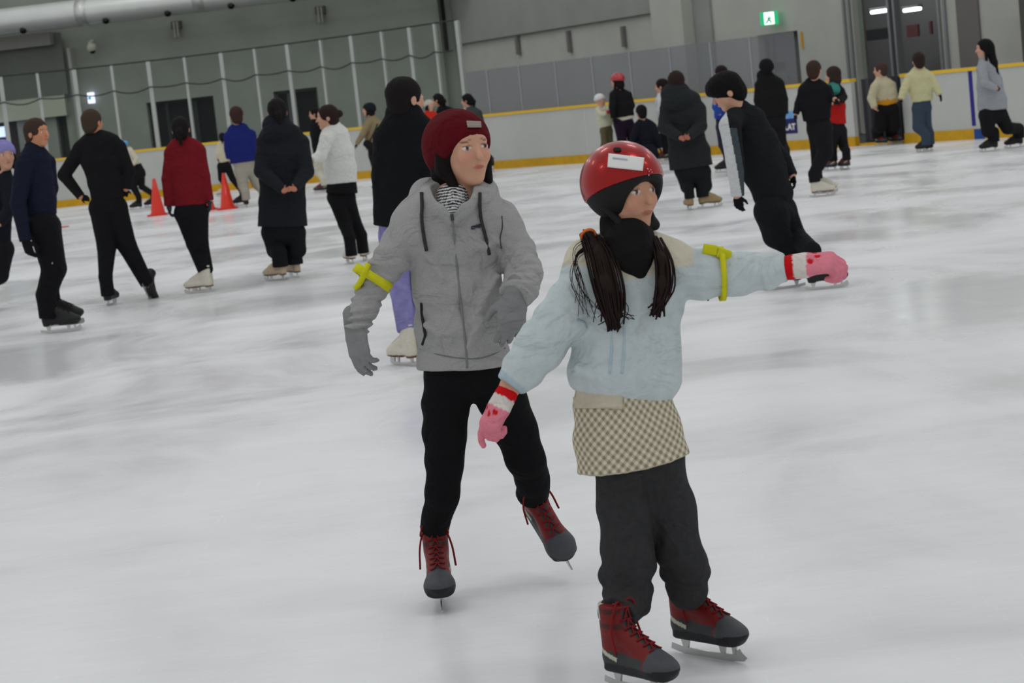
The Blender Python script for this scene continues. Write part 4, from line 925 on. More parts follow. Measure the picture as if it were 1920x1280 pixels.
# --- middle distance
person('woman in a long dark hooded coat with hands clasped behind her, tan skates', (1320, 390), (1268, 156, 0, 42, 182), [(1270, 176, 0, 24), (1277, 192, 0, 36), (1282, 220, 0, 40), (1286, 255, 0, 34), (1292, 285, 0, 39), (1296, 314, 0, 41)],
       [[(1251, 205, 0, 14), (1246, 238, -.1, 13), (1276, 258, -.34, 8)], [(1310, 205, 0, 14), (1313, 236, -.1, 13), (1290, 258, -.34, 8)]],
       [[(1281, 322, 0, 15), (1289, 350, 0, 13), (1296, 376, 0, 9)], [(1318, 322, 0, 15), (1321, 348, 0, 14), (1325, 370, 0, 12)]],
       [S2(1293, 393, 185, 'tan'), S2(1332, 389, 95, 'tan')], (38, 41, 42), (28, 29, 30), hair='short', hairc=(44, 30, 28), hands=[(1284, 263, -.38, (0, -1, 0), -1), (1279, 252, -.40, (0, -1, 0))], collar=[(1266, 175, -.03, 28), (1270, 188, -.05, 33)], names=('coat', 'trousers'), skin=(176, 110, 90))
person('bare-headed man in a fitted black top with hands on his hips', (210, 571), (174, 230, 0, 46, 150), [(180, 254, 0, 16), (186, 268, 0, 37), (190, 300, 0, 38), (197, 340, 0, 32), (203, 374, 0, 31)],
       [[(152, 279, 0, 15), (120, 328, .05, 12), (152, 369, 0, 8.5)], [(222, 277, 0, 15), (241, 320, .02, 12), (236, 354, 0, 9)]],
       [[(190, 390, 0, 23), (200, 462, 0, 18), (208, 548, 0, 13)], [(216, 390, 0, 23), (238, 460, .05, 18), (268, 535, .1, 13)]],
       [S2(210, 571, 172), S2(277, 556, 165, 'black', .12, 52)], (24, 24, 26), (22, 22, 25), hair='short', hairc=(64, 52, 42), hands=[(172, 374, 0, (0, -1, 0)), (233, 373, .05, (0, 1, 0))], glove=(26, 26, 30), skin=(196, 132, 100), cuff=.09, names=('sweater', 'trousers'))
person('woman with a dark ponytail in a red jacket and black leggings', (375, 549), (339, 243, 0, 44, 182), [(341, 262, 0, 14), (345, 278, 0, 32), (349, 312, 0, 34), (354, 350, 0, 32), (357, 384, 0, 31)],
       [[(322, 288, 0, 14), (315, 335, 0, 12), (317, 386, 0, 9)], [(372, 284, 0, 14), (382, 330, 0, 12), (392, 376, 0, 9)]],
       [[(347, 400, 0, 20), (364, 456, .05, 15), (379, 514, 0, 10)], [(371, 398, .0, 20), (376, 456, .0, 15), (382, 514, .05, 10)]],
       [S2(374, 549, 255, 'white'), S2(383, 547, 230, 'white', .3)], (112, 24, 32), (22, 22, 25), hair='tail', hands=[(319, 411, -.03), (396, 400, -.03)], glove=(44, 54, 64), names=('jacket', 'leggings'), cuff=.2)
person('woman in a long black padded coat with hands clasped behind her, beige skates', (530, 524), (520, 211, 0, 48, 190), [(519, 233, 0, 22), (525, 252, 0, 38), (530, 290, 0, 46), (530, 335, 0, 43), (529, 380, 0, 43), (530, 424, 0, 47)],
       [[(497, 268, 0, 16), (491, 320, -.1, 15), (532, 357, -.36, 9)], [(564, 268, 0, 16), (574, 322, -.1, 15), (552, 354, -.36, 9)]],
       [[(508, 436, 0, 18), (517, 468, 0, 17), (528, 502, 0, 15)], [(555, 436, 0, 18), (558, 468, 0, 16), (557, 500, 0, 15)]],
       [S2(518, 526, 235, 'beige'), S2(552, 520, 205, 'beige')], (30, 33, 37), (24, 25, 28), hair='tail', hands=[(548, 353, -.40, (0, -1, 0), -1), (536, 353, -.43, (0, -1, 0))], collar=[(517, 232, -.02, 26), (522, 246, -.04, 33)], names=('coat', 'trousers'), skin=(186, 122, 98))
person('woman in a white hooded jacket and short black skirt looking left', (660, 493), (613, 221, 0, 44, 275), [(620, 242, 0, 15), (626, 256, 0, 27), (632, 285, 0, 31), (638, 315, 0, 30), (641, 343, 0, 29)],
       [[(612, 262, -.12, 13), (602, 292, -.2, 11), (584, 301, -.3, 8)], [(644, 258, .15, 12), (650, 290, .15, 11), (640, 305, .0, 8)]],
       [[(631, 370, 0, 17), (647, 420, 0, 13), (657, 476, 0, 9)], [(649, 370, .05, 17), (664, 415, .08, 13), (681, 472, .1, 9)]],
       [S2(657, 494, 200, 'white'), S2(685, 488, 175, 'white')], (212, 213, 208), (22, 22, 24), hair='bun', hairc=(44, 32, 28), hands=[(574, 302, -.34), (630, 310, -.1)], skirt=dict(st=[(641, 338, 0, 27), (641, 362, 0, 30)], mat=cloth((22, 22, 24))), names=('jacket', 'leggings'), collar=[(623, 240, .02, 18), (630, 252, .05, 24)], cuff=.08, tr=.75)
# --- left edge
def logo(c):
    h = hitter(c['tv'], c['tf']); decal('logo', h, [(95, 489), (101, 489), (101, 497), (95, 497)], mat('logo_white', (190, 190, 190)), c['root'], c['trousers'], 3, 3, shape=lambda s, t: abs(s-.5)+abs(t-.5) < .6)
person('skater in a navy jacket and black trousers gliding right near the left edge', (116, 622), (70, 250, 0, 52, 62), [(64, 276, 0, 18), (66, 298, 0, 27), (70, 335, 0, 30), (74, 375, 0, 31), (76, 402, 0, 30)],
       [[(45, 310, -.1, 17), (34, 380, -.15, 15), (48, 452, -.18, 11)], [(88, 305, .12, 16), (95, 352, .15, 14), (92, 385, .1, 11)]],
       [[(82, 425, -.05, 29), (101, 505, 0, 23), (97, 590, 0, 19)], [(86, 425, .12, 28), (103, 503, .16, 22), (100, 585, .16, 18)]],
       [S2(116, 623, 80), S2(122, 610, 80, 'black', .22)], (25, 28, 44), (20, 20, 23), hair='short', hairc=(60, 46, 40), hands=[(62, 490, -.18), (96, 404, .1)], glove=(22, 22, 24), tr=.8, skin=(190, 130, 95), sks=1.18, cuff=.11, extra=logo, names=('jacket', 'trousers'))
person('partly cropped skater in a lavender knit hat and black jacket at the left edge', (-22, 580), (8, 292, 0, 54, 30), [(2, 322, 0, 20), (0, 345, 0, 30), (-8, 400, 0, 30), (-12, 455, 0, 32)],
       [[(-26, 352, 0, 16), (-38, 410, 0, 14), (-36, 460, 0, 11)], [(16, 352, -.05, 14), (18, 392, -.15, 12), (-2, 420, -.25, 10)]],
       [[(-20, 470, 0, 24), (-26, 520, 0, 20), (-30, 560, 0, 14)], [(4, 468, 0, 22), (-2, 515, 0, 18), (-10, 558, 0, 14)]],
       [S2(-30, 584, 10), S2(-12, 582, 10)], (26, 28, 36), BLK, hair='bob', hat=('beanie', (136, 132, 190)), hands=[(-34, 480, 0), (-14, 428, -.3)], glove=(30, 88, 96))
# --- black-haired man behind the grey hoodie
LAV = cloth((130, 126, 176), noise=.25, nscale=14)
person('black-haired man in a black jacket and lavender trousers behind the grey hoodie', (757, 684), (762, 187, 0, 78, 128), [(760, 218, 0, 32), (763, 238, 0, 46), (764, 285, 0, 54), (758, 340, 0, 52), (752, 400, 0, 50), (748, 428, 0, 48)],
       [[(722, 258, 0, 22), (714, 330, 0, 18), (716, 392, 0, 15)], [(806, 256, 0, 22), (812, 330, -.05, 18), (804, 392, -.05, 14)]],
       [[(738, 445, 0, 27), (750, 545, 0, 19), (756, 625, 0, 16)], [(776, 445, .1, 30), (784, 545, .15, 22), (792, 620, .2, 17)]],
       [S2(758, 685, 215, 'white'), S2(795, 680, 200, 'white')], (21, 22, 24), LAV, hair='short', hands=[(716, 425, -.03), (800, 425, -.05)], glove=BLK, collar=[(757, 212, 0, 35), (759, 230, 0, 42)], cuff=.21, names=('jacket', 'trousers'))
# --- leaning man
def stripe(v):
    x, y = PRv(v); c = np.tile(lin((27, 29, 31)), (len(v), 1))
    ln = 1357+(y-215)*.17; w_ = (x < ln+6+np.clip((y-215)*.02, 0, 8)) & (y > 205); c[w_] = lin((196, 198, 198)); g = (x >= ln+8) & (x < ln+20) & (y > 240) & (x < 1395); c[g] = lin((66, 74, 78)); return c
person('man leaning forward in a dark tracksuit with a white sleeve stripe', (1467, 541), (1363, 173, 0, 66, 268, (-.42, 0, 1)), [(1385, 205, 0, 22), (1396, 228, 0, 38), (1414, 270, 0, 44), (1433, 320, 0, 41), (1450, 366, 0, 36), (1454, 384, 0, 32)],
       [[(1369, 236, -.18, 20), (1378, 300, -.22, 17), (1383, 368, -.22, 12)], [(1434, 262, .15, 20), (1468, 300, .1, 16), (1485, 330, .05, 12)]],
       [[(1446, 396, -.05, 32), (1456, 440, 0, 26), (1476, 505, 0, 14)], [(1462, 396, .08, 32), (1490, 445, .12, 22), (1540, 510, .18, 14)]],
       [S2(1470, 541, 272), S2(1551, 541, 88)], (27, 29, 31), (24, 26, 28), hair='mop', hands=[(1388, 402, -.22), (1494, 352, .02)], glove=(20, 20, 22), topcol=stripe, hairc=(16, 15, 16), tr=.75, names=('track_jacket', 'track_trousers'))

# ================================================================== THE TWO FRONT SKATERS
def band(c, ax, r, w, th, m_, name, root, parent=None, n=40, up=None, sq=1.0):
    ax = unit(ax); e = unit(np.cross(ax, V(0, 1, .1))); g = np.cross(ax, e); v = []
    for k in range(n):
        a = 2*math.pi*k/n; d = e*math.cos(a)+g*math.sin(a)*sq
        for rr, ww in ((r, -w), (r, w), (r+th, w), (r+th, -w)): v.append(c+d*rr+ax*ww*(1+.06*math.sin(3*a)))
    f = [(k*4+j, k*4+(j+1) % 4, ((k+1) % n)*4+(j+1) % 4, ((k+1) % n)*4+j) for k in range(n) for j in range(4)]
    return obj(name, v, f, m_, root, parent, True)
def trace(name, h, pts, r, m_, root, parent, off=0.0, n=6, taper=False):
    q = [h(x, y, off) for x, y in pts]; q = [p for p in q if p is not None]
    sp_ = spline(q, n); rr = [r]*len(sp_)
    mb = MB(); mb.tube(sp_, rr, 8); return mb.build(name, m_, root, parent, smooth=True)
YEL = cloth((206, 204, 40), bump=.2); GREY = cloth((162, 162, 160), noise=.12, nscale=320, bump=.5, bscale=260, fold=.7)
GRG = (134, 135, 135)
# --- grey hoodie
def w_jacket(P_, m):
    pr = chain([(P_(797, 366, .03), m(26)), (P_(812, 372, -.05), m(22)), (P_(832, 392, -.085), m(15)), (P_(848, 412, -.10), m(9))], .015)
    pr += chain([(P_(905, 362, .03), m(26)), (P_(893, 372, -.05), m(22)), (P_(868, 392, -.09), m(15)), (P_(850, 412, -.10), m(9))], .015)
    pr += chain([(P_(800, 362, .04), m(27)), (P_(850, 362, .09), m(36)), (P_(903, 360, .04), m(27))], .03)
    pr += [S(P_(786, 404, -.02), P_(784, 440, -.05), m(26), m(22), k=.04)]
    pr += [El(P_(848, 352, -.06), (.062, .062, .075), None, .008, True), S(P_(848, 372, -.10), P_(848, 398, -.125), .034, .006, k=.006, sub=True)]
    # hem band and soft folds across the front
    pr += [S(P_(869, 668, 0), P_(870, 688, 0), m(88), m(86), m(88)*.63, m(86)*.63, V(1, 0, 0), .006, cap=2)]
    for a, b2, r in (((800, 610, -.075), (845, 640, -.085), 7), ((905, 600, -.085), (880, 650, -.09), 7), ((930, 520, -.06), (890, 600, -.085), 8), ((800, 470, -.07), (830, 520, -.085), 8), ((925, 455, -.06), (880, 470, -.08), 8)):
        pr.append(S(P_(*a), P_(*b2), m(r), m(r*.6), k=.018))
    return pr
def w_extra(c):
    root, P_, m = c['root'], c['P'], c['m']; jk = c['jacket']; h = hitter(c['v'], c['f']); dk = cloth((58, 58, 58))
    # hem seam
    trace('hem_seam', h, [(787, 654), (820, 664), (860, 671), (895, 672), (925, 664), (948, 652)], .0022, cloth((120, 120, 120)), root, jk, -.0005)
    trace('drawstring', h, [(793, 362), (793, 385), (791, 410), (794, 440), (800, 470)], .0052, dk, root, jk, .006)
    trace('drawstring', h, [(899, 362), (898, 385), (901, 410), (908, 440), (916, 476)], .0052, dk, root, jk, .006)
    trace('zip', h, [(849, 415), (852, 450), (857, 500), (862, 550), (868, 600), (873, 650), (876, 690)], .0035, cloth((128, 128, 128)), root, jk, .0)
    q = h(848, 408, .006)
    if q is not None: MB().box(q, (.005, .004, .010)).build('zip_pull', mat('pull', (70, 70, 70), metal=.6, rough=.4), root, jk)
    trace('pocket', h, [(790, 568), (791, 590), (795, 615), (797, 630), (792, 646)], .0045, cloth((46, 46, 46)), root, jk, .0)
    trace('seam', h, [(941, 405), (942, 425), (938, 445), (940, 466)], .0022, cloth((84, 84, 84)), root, jk, .0)
    decal('logo', h, [(883, 417), (901, 417), (901, 431), (883, 431)], mat('logo_dark', (50, 52, 60)), root, jk, 18, 14, .002,
          shape=lambda s, t: (abs(t-(.62-.35*s)) < .14 and s < .95) or (abs(t-.62) < .13 and .35 < s < .95) or (abs(t-.85) < .1 and s < .4))
    # striped shirt in the neck opening
    pr = [S(P_(850, 350, .015), P_(849, 396, -.06), m(33), m(31), k=.02), S(P_(849, 372, -.055), P_(849, 398, -.085), m(23), m(10), k=.02)]
    v, f = soft(pr, .004, cuts=[(P_(849, 364, 0), unit(V(0, .75, 1)))])
    x, y = PRv(v); st = np.sin((y-.22*np.abs(x-849)*1.0)*1.15+.5*np.sin(x*.2)) > 0
    obj('striped_shirt', v, f, cloth((200, 200, 200), attr=True, bump=.1), root, col=np.where(st[:, None], np.array([lin((205, 205, 205))]), np.array([lin((34, 34, 38))])))
    # yellow armband on her right arm
    A0, A1 = P_(722, 500, -.02), P_(688, 556, -.035); cc = P_(699, 521, -.028); ax = unit(A1-A0)
    ab = band(cc, ax, m(38), .0135, .003, YEL, 'armband', root); mb = MB()
    mb.tube(spline([P_(690, 496, -.07), P_(684, 512, -.085), P_(675, 530, -.07), P_(668, 540, -.05)], 4), [.006, .010, .011, .012]*1 if 0 else .010, 6); 
    mb.build('armband_tail', YEL, root, ab, smooth=True)
    hb = hitter(*c['hat_vf']) if 'hat_vf' in c else None
    if hb: decal('hat_label', hb, [(874, 228), (900, 229), (901, 240), (876, 240)], mat('hat_tag', (150, 138, 132)), root, c['hat'], 8, 4, .003)
person('woman in a grey zip hoodie, maroon knit hat and red skates', (829, 1133), (868, 282, -.01, 136, 30, (-.02, 0, 1)),
       [(853, 372, .01, 62), (853, 398, 0, 84), (851, 450, 0, 88), (857, 540, 0, 80), (864, 610, 0, 82), (869, 686, 0, 87)],
       [[(776, 416, 0, 40), (738, 480, -.015, 35), (701, 534, -.03, 28), (684, 574, -.04, 25), (666, 620, -.05, 22)], [(938, 414, 0, 37), (966, 470, 0, 35), (983, 512, -.05, 33), (976, 540, -.11, 31), (964, 556, -.15, 29)]],
       [[(840, 706, 0, 38), (836, 755, 0, 44), (834, 810, 0, 41), (834, 862, -.01, 36), (830, 925, 0, 32), (829, 990, 0, 28)], [(914, 704, 0, 36), (940, 745, .01, 46), (964, 800, .02, 42), (985, 858, .04, 37), (999, 898, .08, 32), (1010, 935, .12, 33)]],
       [S2(829, 1133, 2, 'rental_fine'), (992, 903, 27, 36, 'rental_fine', .11, 24, True)], (148, 148, 148), cloth((19, 19, 21), noise=.1, nscale=90), res=.0055, jres=.0045,
       hair='bob', hairc=(22, 18, 18), skin=(205, 155, 128), hat=('beanie', (88, 13, 23), .9), hands=[(684, 716, -.075, (.7, .7, 0), -1, 1.02, -.010), (952, 652, -.20, (-.2, 1, 0), -1, 1.0)], glove=GRG, hcurl=(18, 22, 26, 32),
       wr=(.0026, 120), lwr=(.0016, 55), awr=[[(.003, 70), (.004, 130), (.0055, 230), (.0055, 260)], [(.003, 70), (.0045, 170), (.005, 210), (.005, 210)]], tuck=True, sks=.94, cuff=(.232, .185), topmat=GREY, jx=w_jacket, extra=w_extra, names=('hoodie', 'trousers'), neckr=.046)

# --- child in pale blue
GB = bpy.data.materials.new('gingham'); GB.use_nodes = True; nt = GB.node_tree; b = nt.nodes['Principled BSDF']; b.inputs['Roughness'].default_value = .9
at_ = nt.nodes.new('ShaderNodeAttribute'); at_.attribute_name = 'wrap'; sp_x = nt.nodes.new('ShaderNodeSeparateXYZ'); nt.links.new(at_.outputs['Vector'], sp_x.inputs[0])
def nmath(op, a, b_=0.0):
    n = nt.nodes.new('ShaderNodeMath'); n.operation = op
    for i, s in enumerate((a, b_)):
        if isinstance(s, (int, float)): n.inputs[i].default_value = s
        else: nt.links.new(s, n.inputs[i])
    return n.outputs[0]
def tri(s): return nmath('MULTIPLY', nmath('SINE', nmath('MULTIPLY', s, 2*math.pi/.024)), 2.2)
def clamp01(s):
    n = nt.nodes.new('ShaderNodeMapRange'); n.inputs[1].default_value = -1; n.inputs[2].default_value = 1; nt.links.new(s, n.inputs[0]); return n.outputs[0]
ga = clamp01(tri(nmath('ADD', sp_x.outputs[0], sp_x.outputs[1]))); gb_ = clamp01(tri(nmath('SUBTRACT', sp_x.outputs[0], sp_x.outputs[1])))
gs = nmath('MULTIPLY', nmath('ADD', ga, gb_), .5); mx = nt.nodes.new('ShaderNodeMix'); mx.data_type = 'RGBA'; nt.links.new(gs, mx.inputs[0])
mx.inputs[6].default_value = (*lin((214, 206, 184)), 1); mx.inputs[7].default_value = (*lin((140, 129, 102)), 1); nt.links.new(mx.outputs[2], b.inputs['Base Color'])
CREAM = (206, 200, 180); PALE = (194, 204, 205)
def c_jcol(v):
    x, y = PRv(v); c = np.tile(lin(PALE), (len(v), 1))
    ln = 502+26*np.clip(1-np.abs(x-1185)/95, 0, 1)+3*np.sin(x*.3); k = np.clip((ln-y)/5, 0, 1)*((x > 1052) & (x < 1300)); c = c*(1-k[:, None])+np.array(lin(CREAM))*k[:, None]
    k = np.clip((y-.85*(x-960)-706)/4, 0, 1)*(x < 1010)*(y > 680); c = c*(1-k[:, None])+np.array(lin((172, 191, 198)))*k[:, None]
    return c
def c_jacket(P_, m):
    pr = [S(P_(1168, 716, 0), P_(1165, 738, 0), m(97), m(88), m(97)*.64, m(88)*.64, V(1, 0, 0), .012, cap=2), S(P_(1100, 486, -.0), P_(1160, 470, .04), m(38), m(40), k=.03), S(P_(1262, 484, 0), P_(1200, 470, .04), m(34), m(40), k=.03)]
    pr += [S(P_(984, 686, -.06), P_(960, 720, -.07), m(36), m(30), k=.01, cap=2), S(P_(1062, 560, -.05), P_(1100, 640, -.03), m(12), m(8), k=.03)]
    for a, b2, r in (((1085, 690, -.07), (1130, 712, -.09), 10), ((1250, 660, -.06), (1215, 715, -.085), 9), ((1030, 610, -.09), (1075, 625, -.06), 9), ((1020, 585, -.07), (1075, 590, -.08), 8), ((1240, 560, -.06), (1200, 640, -.09), 9)):
        pr.append(S(P_(*a), P_(*b2), m(r), m(r*.6), k=.02))
    return pr
def c_trs(P_, m):
    return [S(P_(1147, 1078, -.02), P_(1208, 1060, -.03), m(27), m(25), k=.008), S(P_(1150, 1112, -.02), P_(1206, 1104, -.02), m(22), m(21), k=.006), S(P_(1152, 1136, -.02), P_(1204, 1138, -.02), m(17), m(17), k=.006), S(P_(1258, 1072, .03), P_(1312, 1072, .03), m(23), m(22), k=.006), S(P_(1264, 1097, .04), P_(1308, 1099, .04), m(18), m(17), k=.005)]
def c_glove(v, f, hp, root):
    w0, d, nrm, s_, th = hp[:5]; u = unit(d); t = (v-w0)@u/s_; col = np.tile(lin((226, 132, 148)), (len(v), 1))
    L = np.cross(u, unit(nrm-u*(nrm@u))); a = (v-w0)@L/s_
    col[t < .030] = lin((222, 214, 208)); col[t < -.004] = lin((205, 20, 28))
    for aa, tt in ((-.024, .040), (.022, .046), (0, .056)): col[(np.abs(a-aa)/.009)**2+((t-tt)/.008)**2 < 1] = lin((205, 24, 34))
    obj('glove', v, f, cloth((220, 140, 150), attr=True, bump=.9, bscale=220), root, col=col)
def c_extra(c):
    root, P_, m, HL, hh, ax, fr = c['root'], c['P'], c['m'], c['HL'], c['hh'], c['ax'], c['fr']; x_, f_, u_ = fr; jk = c['jacket']; h = hitter(c['v'], c['f'])
    # skirt
    st = [(P_(1166, 716, 0), m(84), m(84)*.72), (P_(1168, 755, 0), m(92), m(92)*.74), (P_(1177, 815, 0), m(102), m(102)*.78), (P_(1187, 868, 0), m(109), m(109)*.8)]
    v, f = soft(chain(st, .01, cap=3, L=V(1, 0, 0), wr=(.003, 9)), .005); o = obj('skirt', v, f, GB, root)
    q = v-(st[0][0]+(st[3][0]-st[0][0])*.5); wrp = np.stack([np.arctan2(q[:, 0], -q[:, 1])*.125, q[:, 2]-.08*q[:, 0], np.zeros(len(v))], 1)
    a = o.data.attributes.new('wrap', 'FLOAT_VECTOR', 'POINT'); a.data.foreach_set('vector', wrp.astype(np.float32).ravel()); hs = hitter(v, f)
    decal('waist_band', hs, [(1076, 726), (1168, 730), (1167, 767), (1079, 764)], cloth((200, 192, 170)), root, o, 16, 6, .003)
    v, f = soft([S(P_(1185, 700, -.0), P_(1190, 745, -.0), m(76), m(64), m(76)*.8, m(64)*.86, V(1, 0, 0), .01, cap=3)], .005); obj('inner_hem', v, f, cloth((158, 184, 202)), root)
    # neck warmer
    v, f = soft([S(P_(1172, 415, .02), P_(1178, 452, .0), m(48), m(50), m(46), m(48), V(1, 0, 0), .02), S(P_(1182, 452, -.05), P_(1188, 480, -.07), m(44), m(36), k=.02), S(P_(1188, 480, -.07), P_(1200, 514, -.085), m(36), m(9), k=.02)], .005, noise=(.002, 60)); obj('neck_warmer', v, f, cloth((24, 23, 24)), root)
    # hair: two long tails with loose strands
    HM = mat('hair_strands', (36, 24, 22), rough=.7, bump=.5, bscale=120, spec=.15); mb = MB(); rnd = random.Random(5)
    A_ = [P_(1104, 438, -.02), P_(1122, 475, -.085), P_(1137, 530, -.115), P_(1146, 575, -.12), P_(1152, 612, -.11)]
    B_ = [P_(1226, 448, -.04), P_(1240, 485, -.09), P_(1243, 530, -.11), P_(1236, 565, -.11), P_(1230, 588, -.11)]
    for T_, w_, nn in ((A_, 30, 120), (B_, 24, 90)):
        for i in range(nn):
            g = rnd.gauss(0, 1)*.42; g2 = rnd.gauss(0, .4); e = 1.12-.75*rnd.random()**1.3
            pts = [p+RT*m(w_)*g*(.55+.35*math.sin(j*.9))+V(0, -.012*abs(g2), 0)+V(0, 0, rnd.gauss(0, .004)) for j, p in enumerate(T_)]
            pts[-1] = pts[-2]+(pts[-1]-pts[-2])*e+RT*m(5)*rnd.gauss(0, 1); mb.tube(spline(pts, 3), [.0028]*12+[.0008] if 0 else .0024, 5)
    for i in range(14):                                  # stray strands over the shoulder
        y0 = rnd.uniform(440, 470); p = [P_(1108, y0, -.05), P_(1085-rnd.random()*10, y0+22, -.09), P_(1068+rnd.random()*25, y0+55+rnd.random()*30, -.1), P_(1078+rnd.random()*45, y0+95+rnd.random()*45, -.12)]
        mb.tube(spline(p, 4), .0009, 4)
    for i in range(12):
        p = [A_[1]+RT*m(rnd.uniform(-12, 12)), A_[2]+RT*m(rnd.uniform(-24, 18)), A_[3]+RT*m(rnd.uniform(-30, 34)), A_[4]+RT*m(rnd.uniform(-38, 46))+V(0, 0, rnd.uniform(0, .03))]; mb.tube(spline(p, 4), .0011, 4)
    mb.build('hair', HM, root, smooth=True)
    v, f = soft(chain([(A_[0], .012), (A_[1], .015), (A_[2], .017), (A_[3], .010), (A_[4]+V(0, 0, .05), .004)], .01)+chain([(B_[0], .012), (B_[1], .014), (B_[2], .015), (B_[3], .010), (B_[4]+V(0, 0, .04), .004)], .01), .005, noise=(.002, 110)); obj('hair_tail', v, f, HM, root)
    band(P_(1103, 441, -.045), A_[1]-A_[0], .016, .003, .004, mat('tie_orange', (225, 110, 40)), 'hair_tie', root, n=20)
    # helmet
    C0 = HL(-.02, -.06, .15); rr = (m(74), m(74)*1.14, m(77))
    RED = bpy.data.materials.new('helmet_red'); RED.use_nodes = True; bb = RED.node_tree.nodes['Principled BSDF']; bb.inputs['Base Color'].default_value = (*lin((156, 8, 8)), 1)
    bb.inputs['Metallic'].default_value = .65; bb.inputs['Roughness'].default_value = .28; bb.inputs['Coat Weight'].default_value = .3; bb.inputs['Coat Roughness'].default_value = .03
    v, f = soft([El(C0, rr, ax, .01), El(C0, tuple(q-.012 for q in rr), ax, .002, True)], .0035, cuts=[(HL(0, .5, .235), -unit(u_-f_*.33))]); he = obj('helmet', v, f, RED, root); hh_ = hitter(v, f)
    r2 = tuple(q*.965 for q in rr)
    v, f = soft([El(C0, r2, ax, .01), El(HL(.0, .62, -.25), (.39*hh, .52*hh, .44*hh), ax, .012, True)], .004, cuts=[(HL(0, 0, -.36), -unit(u_-f_*.1))]); pad = obj('helmet_padding', v, f, mat('padding', (18, 17, 18), rough=.7, bump=.2), root, he)
    mb = MB(); rim = []
    decal('name_sticker', hh_, [(1142, 289), (1207, 297), (1204, 321), (1140, 314)], mat('sticker_white', (226, 226, 222), rough=.5), root, he, 16, 8, .002)
    decal('sticker_line', hh_, [(1150, 297), (1176, 300), (1176, 302), (1150, 299)], mat('sticker_grey', (178, 188, 202)), root, he, 10, 1, .0045)
    decal('vent', hh_, [(1149, 277), (1166, 277), (1166, 286), (1149, 286)], mat('vent_black', (16, 12, 12)), root, he, 14, 10, .001, shape=lambda s, t: (s-.5)**2+(t-.5)**2 < .25)
    decal('helmet_mark', hh_, [(1212, 316), (1222, 319), (1221, 329), (1211, 326)], mat('mark_pink', (225, 170, 185)), root, he, 8, 6, .002, shape=lambda s, t: (int(s*3.9)+int(t*3.9)) % 2 == 0)
    hp_ = hitter(v, f); decal('side_mark', hp_, [(1092, 380), (1103, 382), (1105, 395), (1095, 393)], mat('mark_white', (190, 190, 190)), root, he, 8, 6, .002, shape=lambda s, t: t < .3 or s > .4)
    v, f = soft([S(HL(-.34, -.02, -.1), HL(-.24, .22, -.42), .010, .010, k=.01), S(HL(.34, -.02, -.1), HL(.24, .22, -.42), .010, .010, k=.01), S(HL(-.24, .22, -.42), HL(.24, .22, -.42), .010, .010, k=.02)], .004); obj('chin_strap', v, f, mat('padding', (18, 17, 18), rough=.7, bump=.2), root, he)
    v, f = soft([El(HL(0, .0, .1), (.36*hh, .42*hh, .4*hh), ax, .01), El(HL(0, .56, -.2), (.3*hh, .42*hh, .46*hh), ax, .01, True)], .005); obj('hair_cap', v, f, HM, root)
    # jacket details
    trace('placket', h, [(1143, 566), (1146, 600), (1147, 650), (1143, 700)], .004, cloth((176, 194, 200)), root, jk, -.001); trace('placket', h, [(1165, 566), (1170, 600), (1170, 650), (1166, 700)], .004, cloth((176, 194, 200)), root, jk, -.001)
    trace('pocket_edge', h, [(1082, 598), (1095, 604), (1100, 615)], .003, cloth((150, 172, 180)), root, jk, 0)
    # armband with bow on the outstretched arm
    cc = P_(1352, 513, -.016); ab = band(cc, P_(1400, 510, 0)-P_(1310, 515, 0), m(48), .007, .004, YEL, 'armband', root)
    mb = MB()
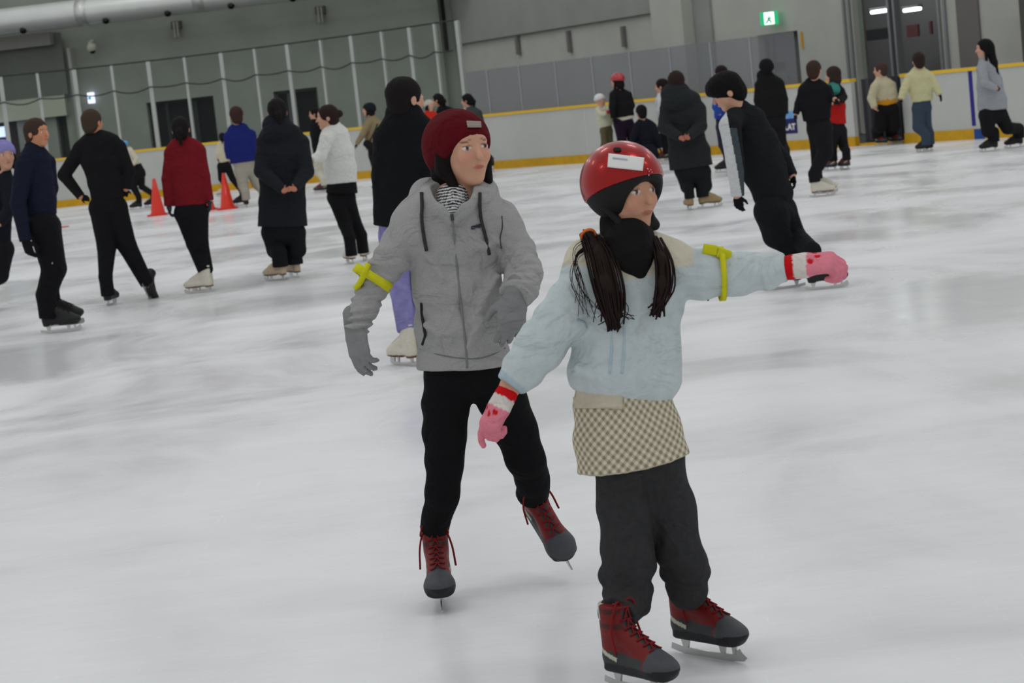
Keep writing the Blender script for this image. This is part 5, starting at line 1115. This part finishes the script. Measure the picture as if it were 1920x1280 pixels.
    for (x0, y0, x1, y1) in ((1345, 470, 1318, 466), (1345, 472, 1370, 480)):
        a0, a1 = P_(x0, y0, -.055), P_(x1, y1, -.045); d_ = a1-a0; L_ = np.linalg.norm(d_)/2; e1 = unit(d_); e2 = unit(np.cross(e1, V(0, 1, 0))); mb = MB().box((a0+a1)/2, (L_, .006, .013), (e1, np.cross(e2, e1), e2)); ob = mb.build('bow_loop', YEL, root, ab); md = ob.modifiers.new('b', 'BEVEL'); md.width = .005; md.segments = 3
    
    q = P_(1325, 549, -.015); MB().tube([q, q+V(.002, 0, -.02)], .003, 6).build('zip_pull', mat('pull', (70, 70, 70), metal=.6, rough=.4), root, jk)
person('child in a pale blue jacket, gingham skirt, red helmet and pink gloves', (1270, 1256), (1172, 364, -.0, 148, 38),
       [(1176, 478, .01, 66), (1180, 506, 0, 98, .66), (1182, 560, 0, 95, .7), (1177, 640, 0, 95, .72), (1171, 700, 0, 103, .7), (1166, 732, 0, 92, .68)],
       [[(1104, 520, 0, 48), (1056, 596, -.03, 49), (1010, 652, -.05, 45), (984, 688, -.06, 39), (957, 724, -.07, 27)], [(1252, 512, 0, 47), (1320, 514, -.01, 46), (1390, 513, -.02, 39), (1440, 507, -.03, 34), (1474, 502, -.04, 26)]],
       [[(1168, 850, 0, 55), (1172, 950, -.01, 52), (1177, 1030, -.03, 49), (1178, 1066, -.03, 46), (1178, 1094, -.03, 38), (1178, 1120, -.02, 42), (1178, 1155, 0, 37)],
        [(1228, 850, 0, 48), (1258, 950, .01, 46), (1272, 1030, .02, 44), (1287, 1062, .03, 41), (1288, 1086, .035, 34), (1289, 1105, .04, 37), (1290, 1130, .04, 34)]],
       [S2(1203, 1297, 40, 'rental_fine'), S2(1331, 1232, 43, 'rental_fine')], PALE, cloth((54, 54, 55), noise=.14, nscale=60), res=.0055, jres=.0048, hair=None, skin=(196, 146, 118),
       hands=[(905, 822, -.10, (.85, .5, 0), -1, 1.0, .036), (1578, 488, -.08, (.0, .3, -.8), 1, 1.2, .026)], glove=dict(fn=c_glove), hcurl=[(22, 62, 72, 75), (58, 62, 66, 70)], wr=(.003, 80), lwr=(.0018, 50), tuck=True, sks=.88, cuff=.212, topcol=c_jcol, jx=c_jacket, tx=c_trs, extra=c_extra)
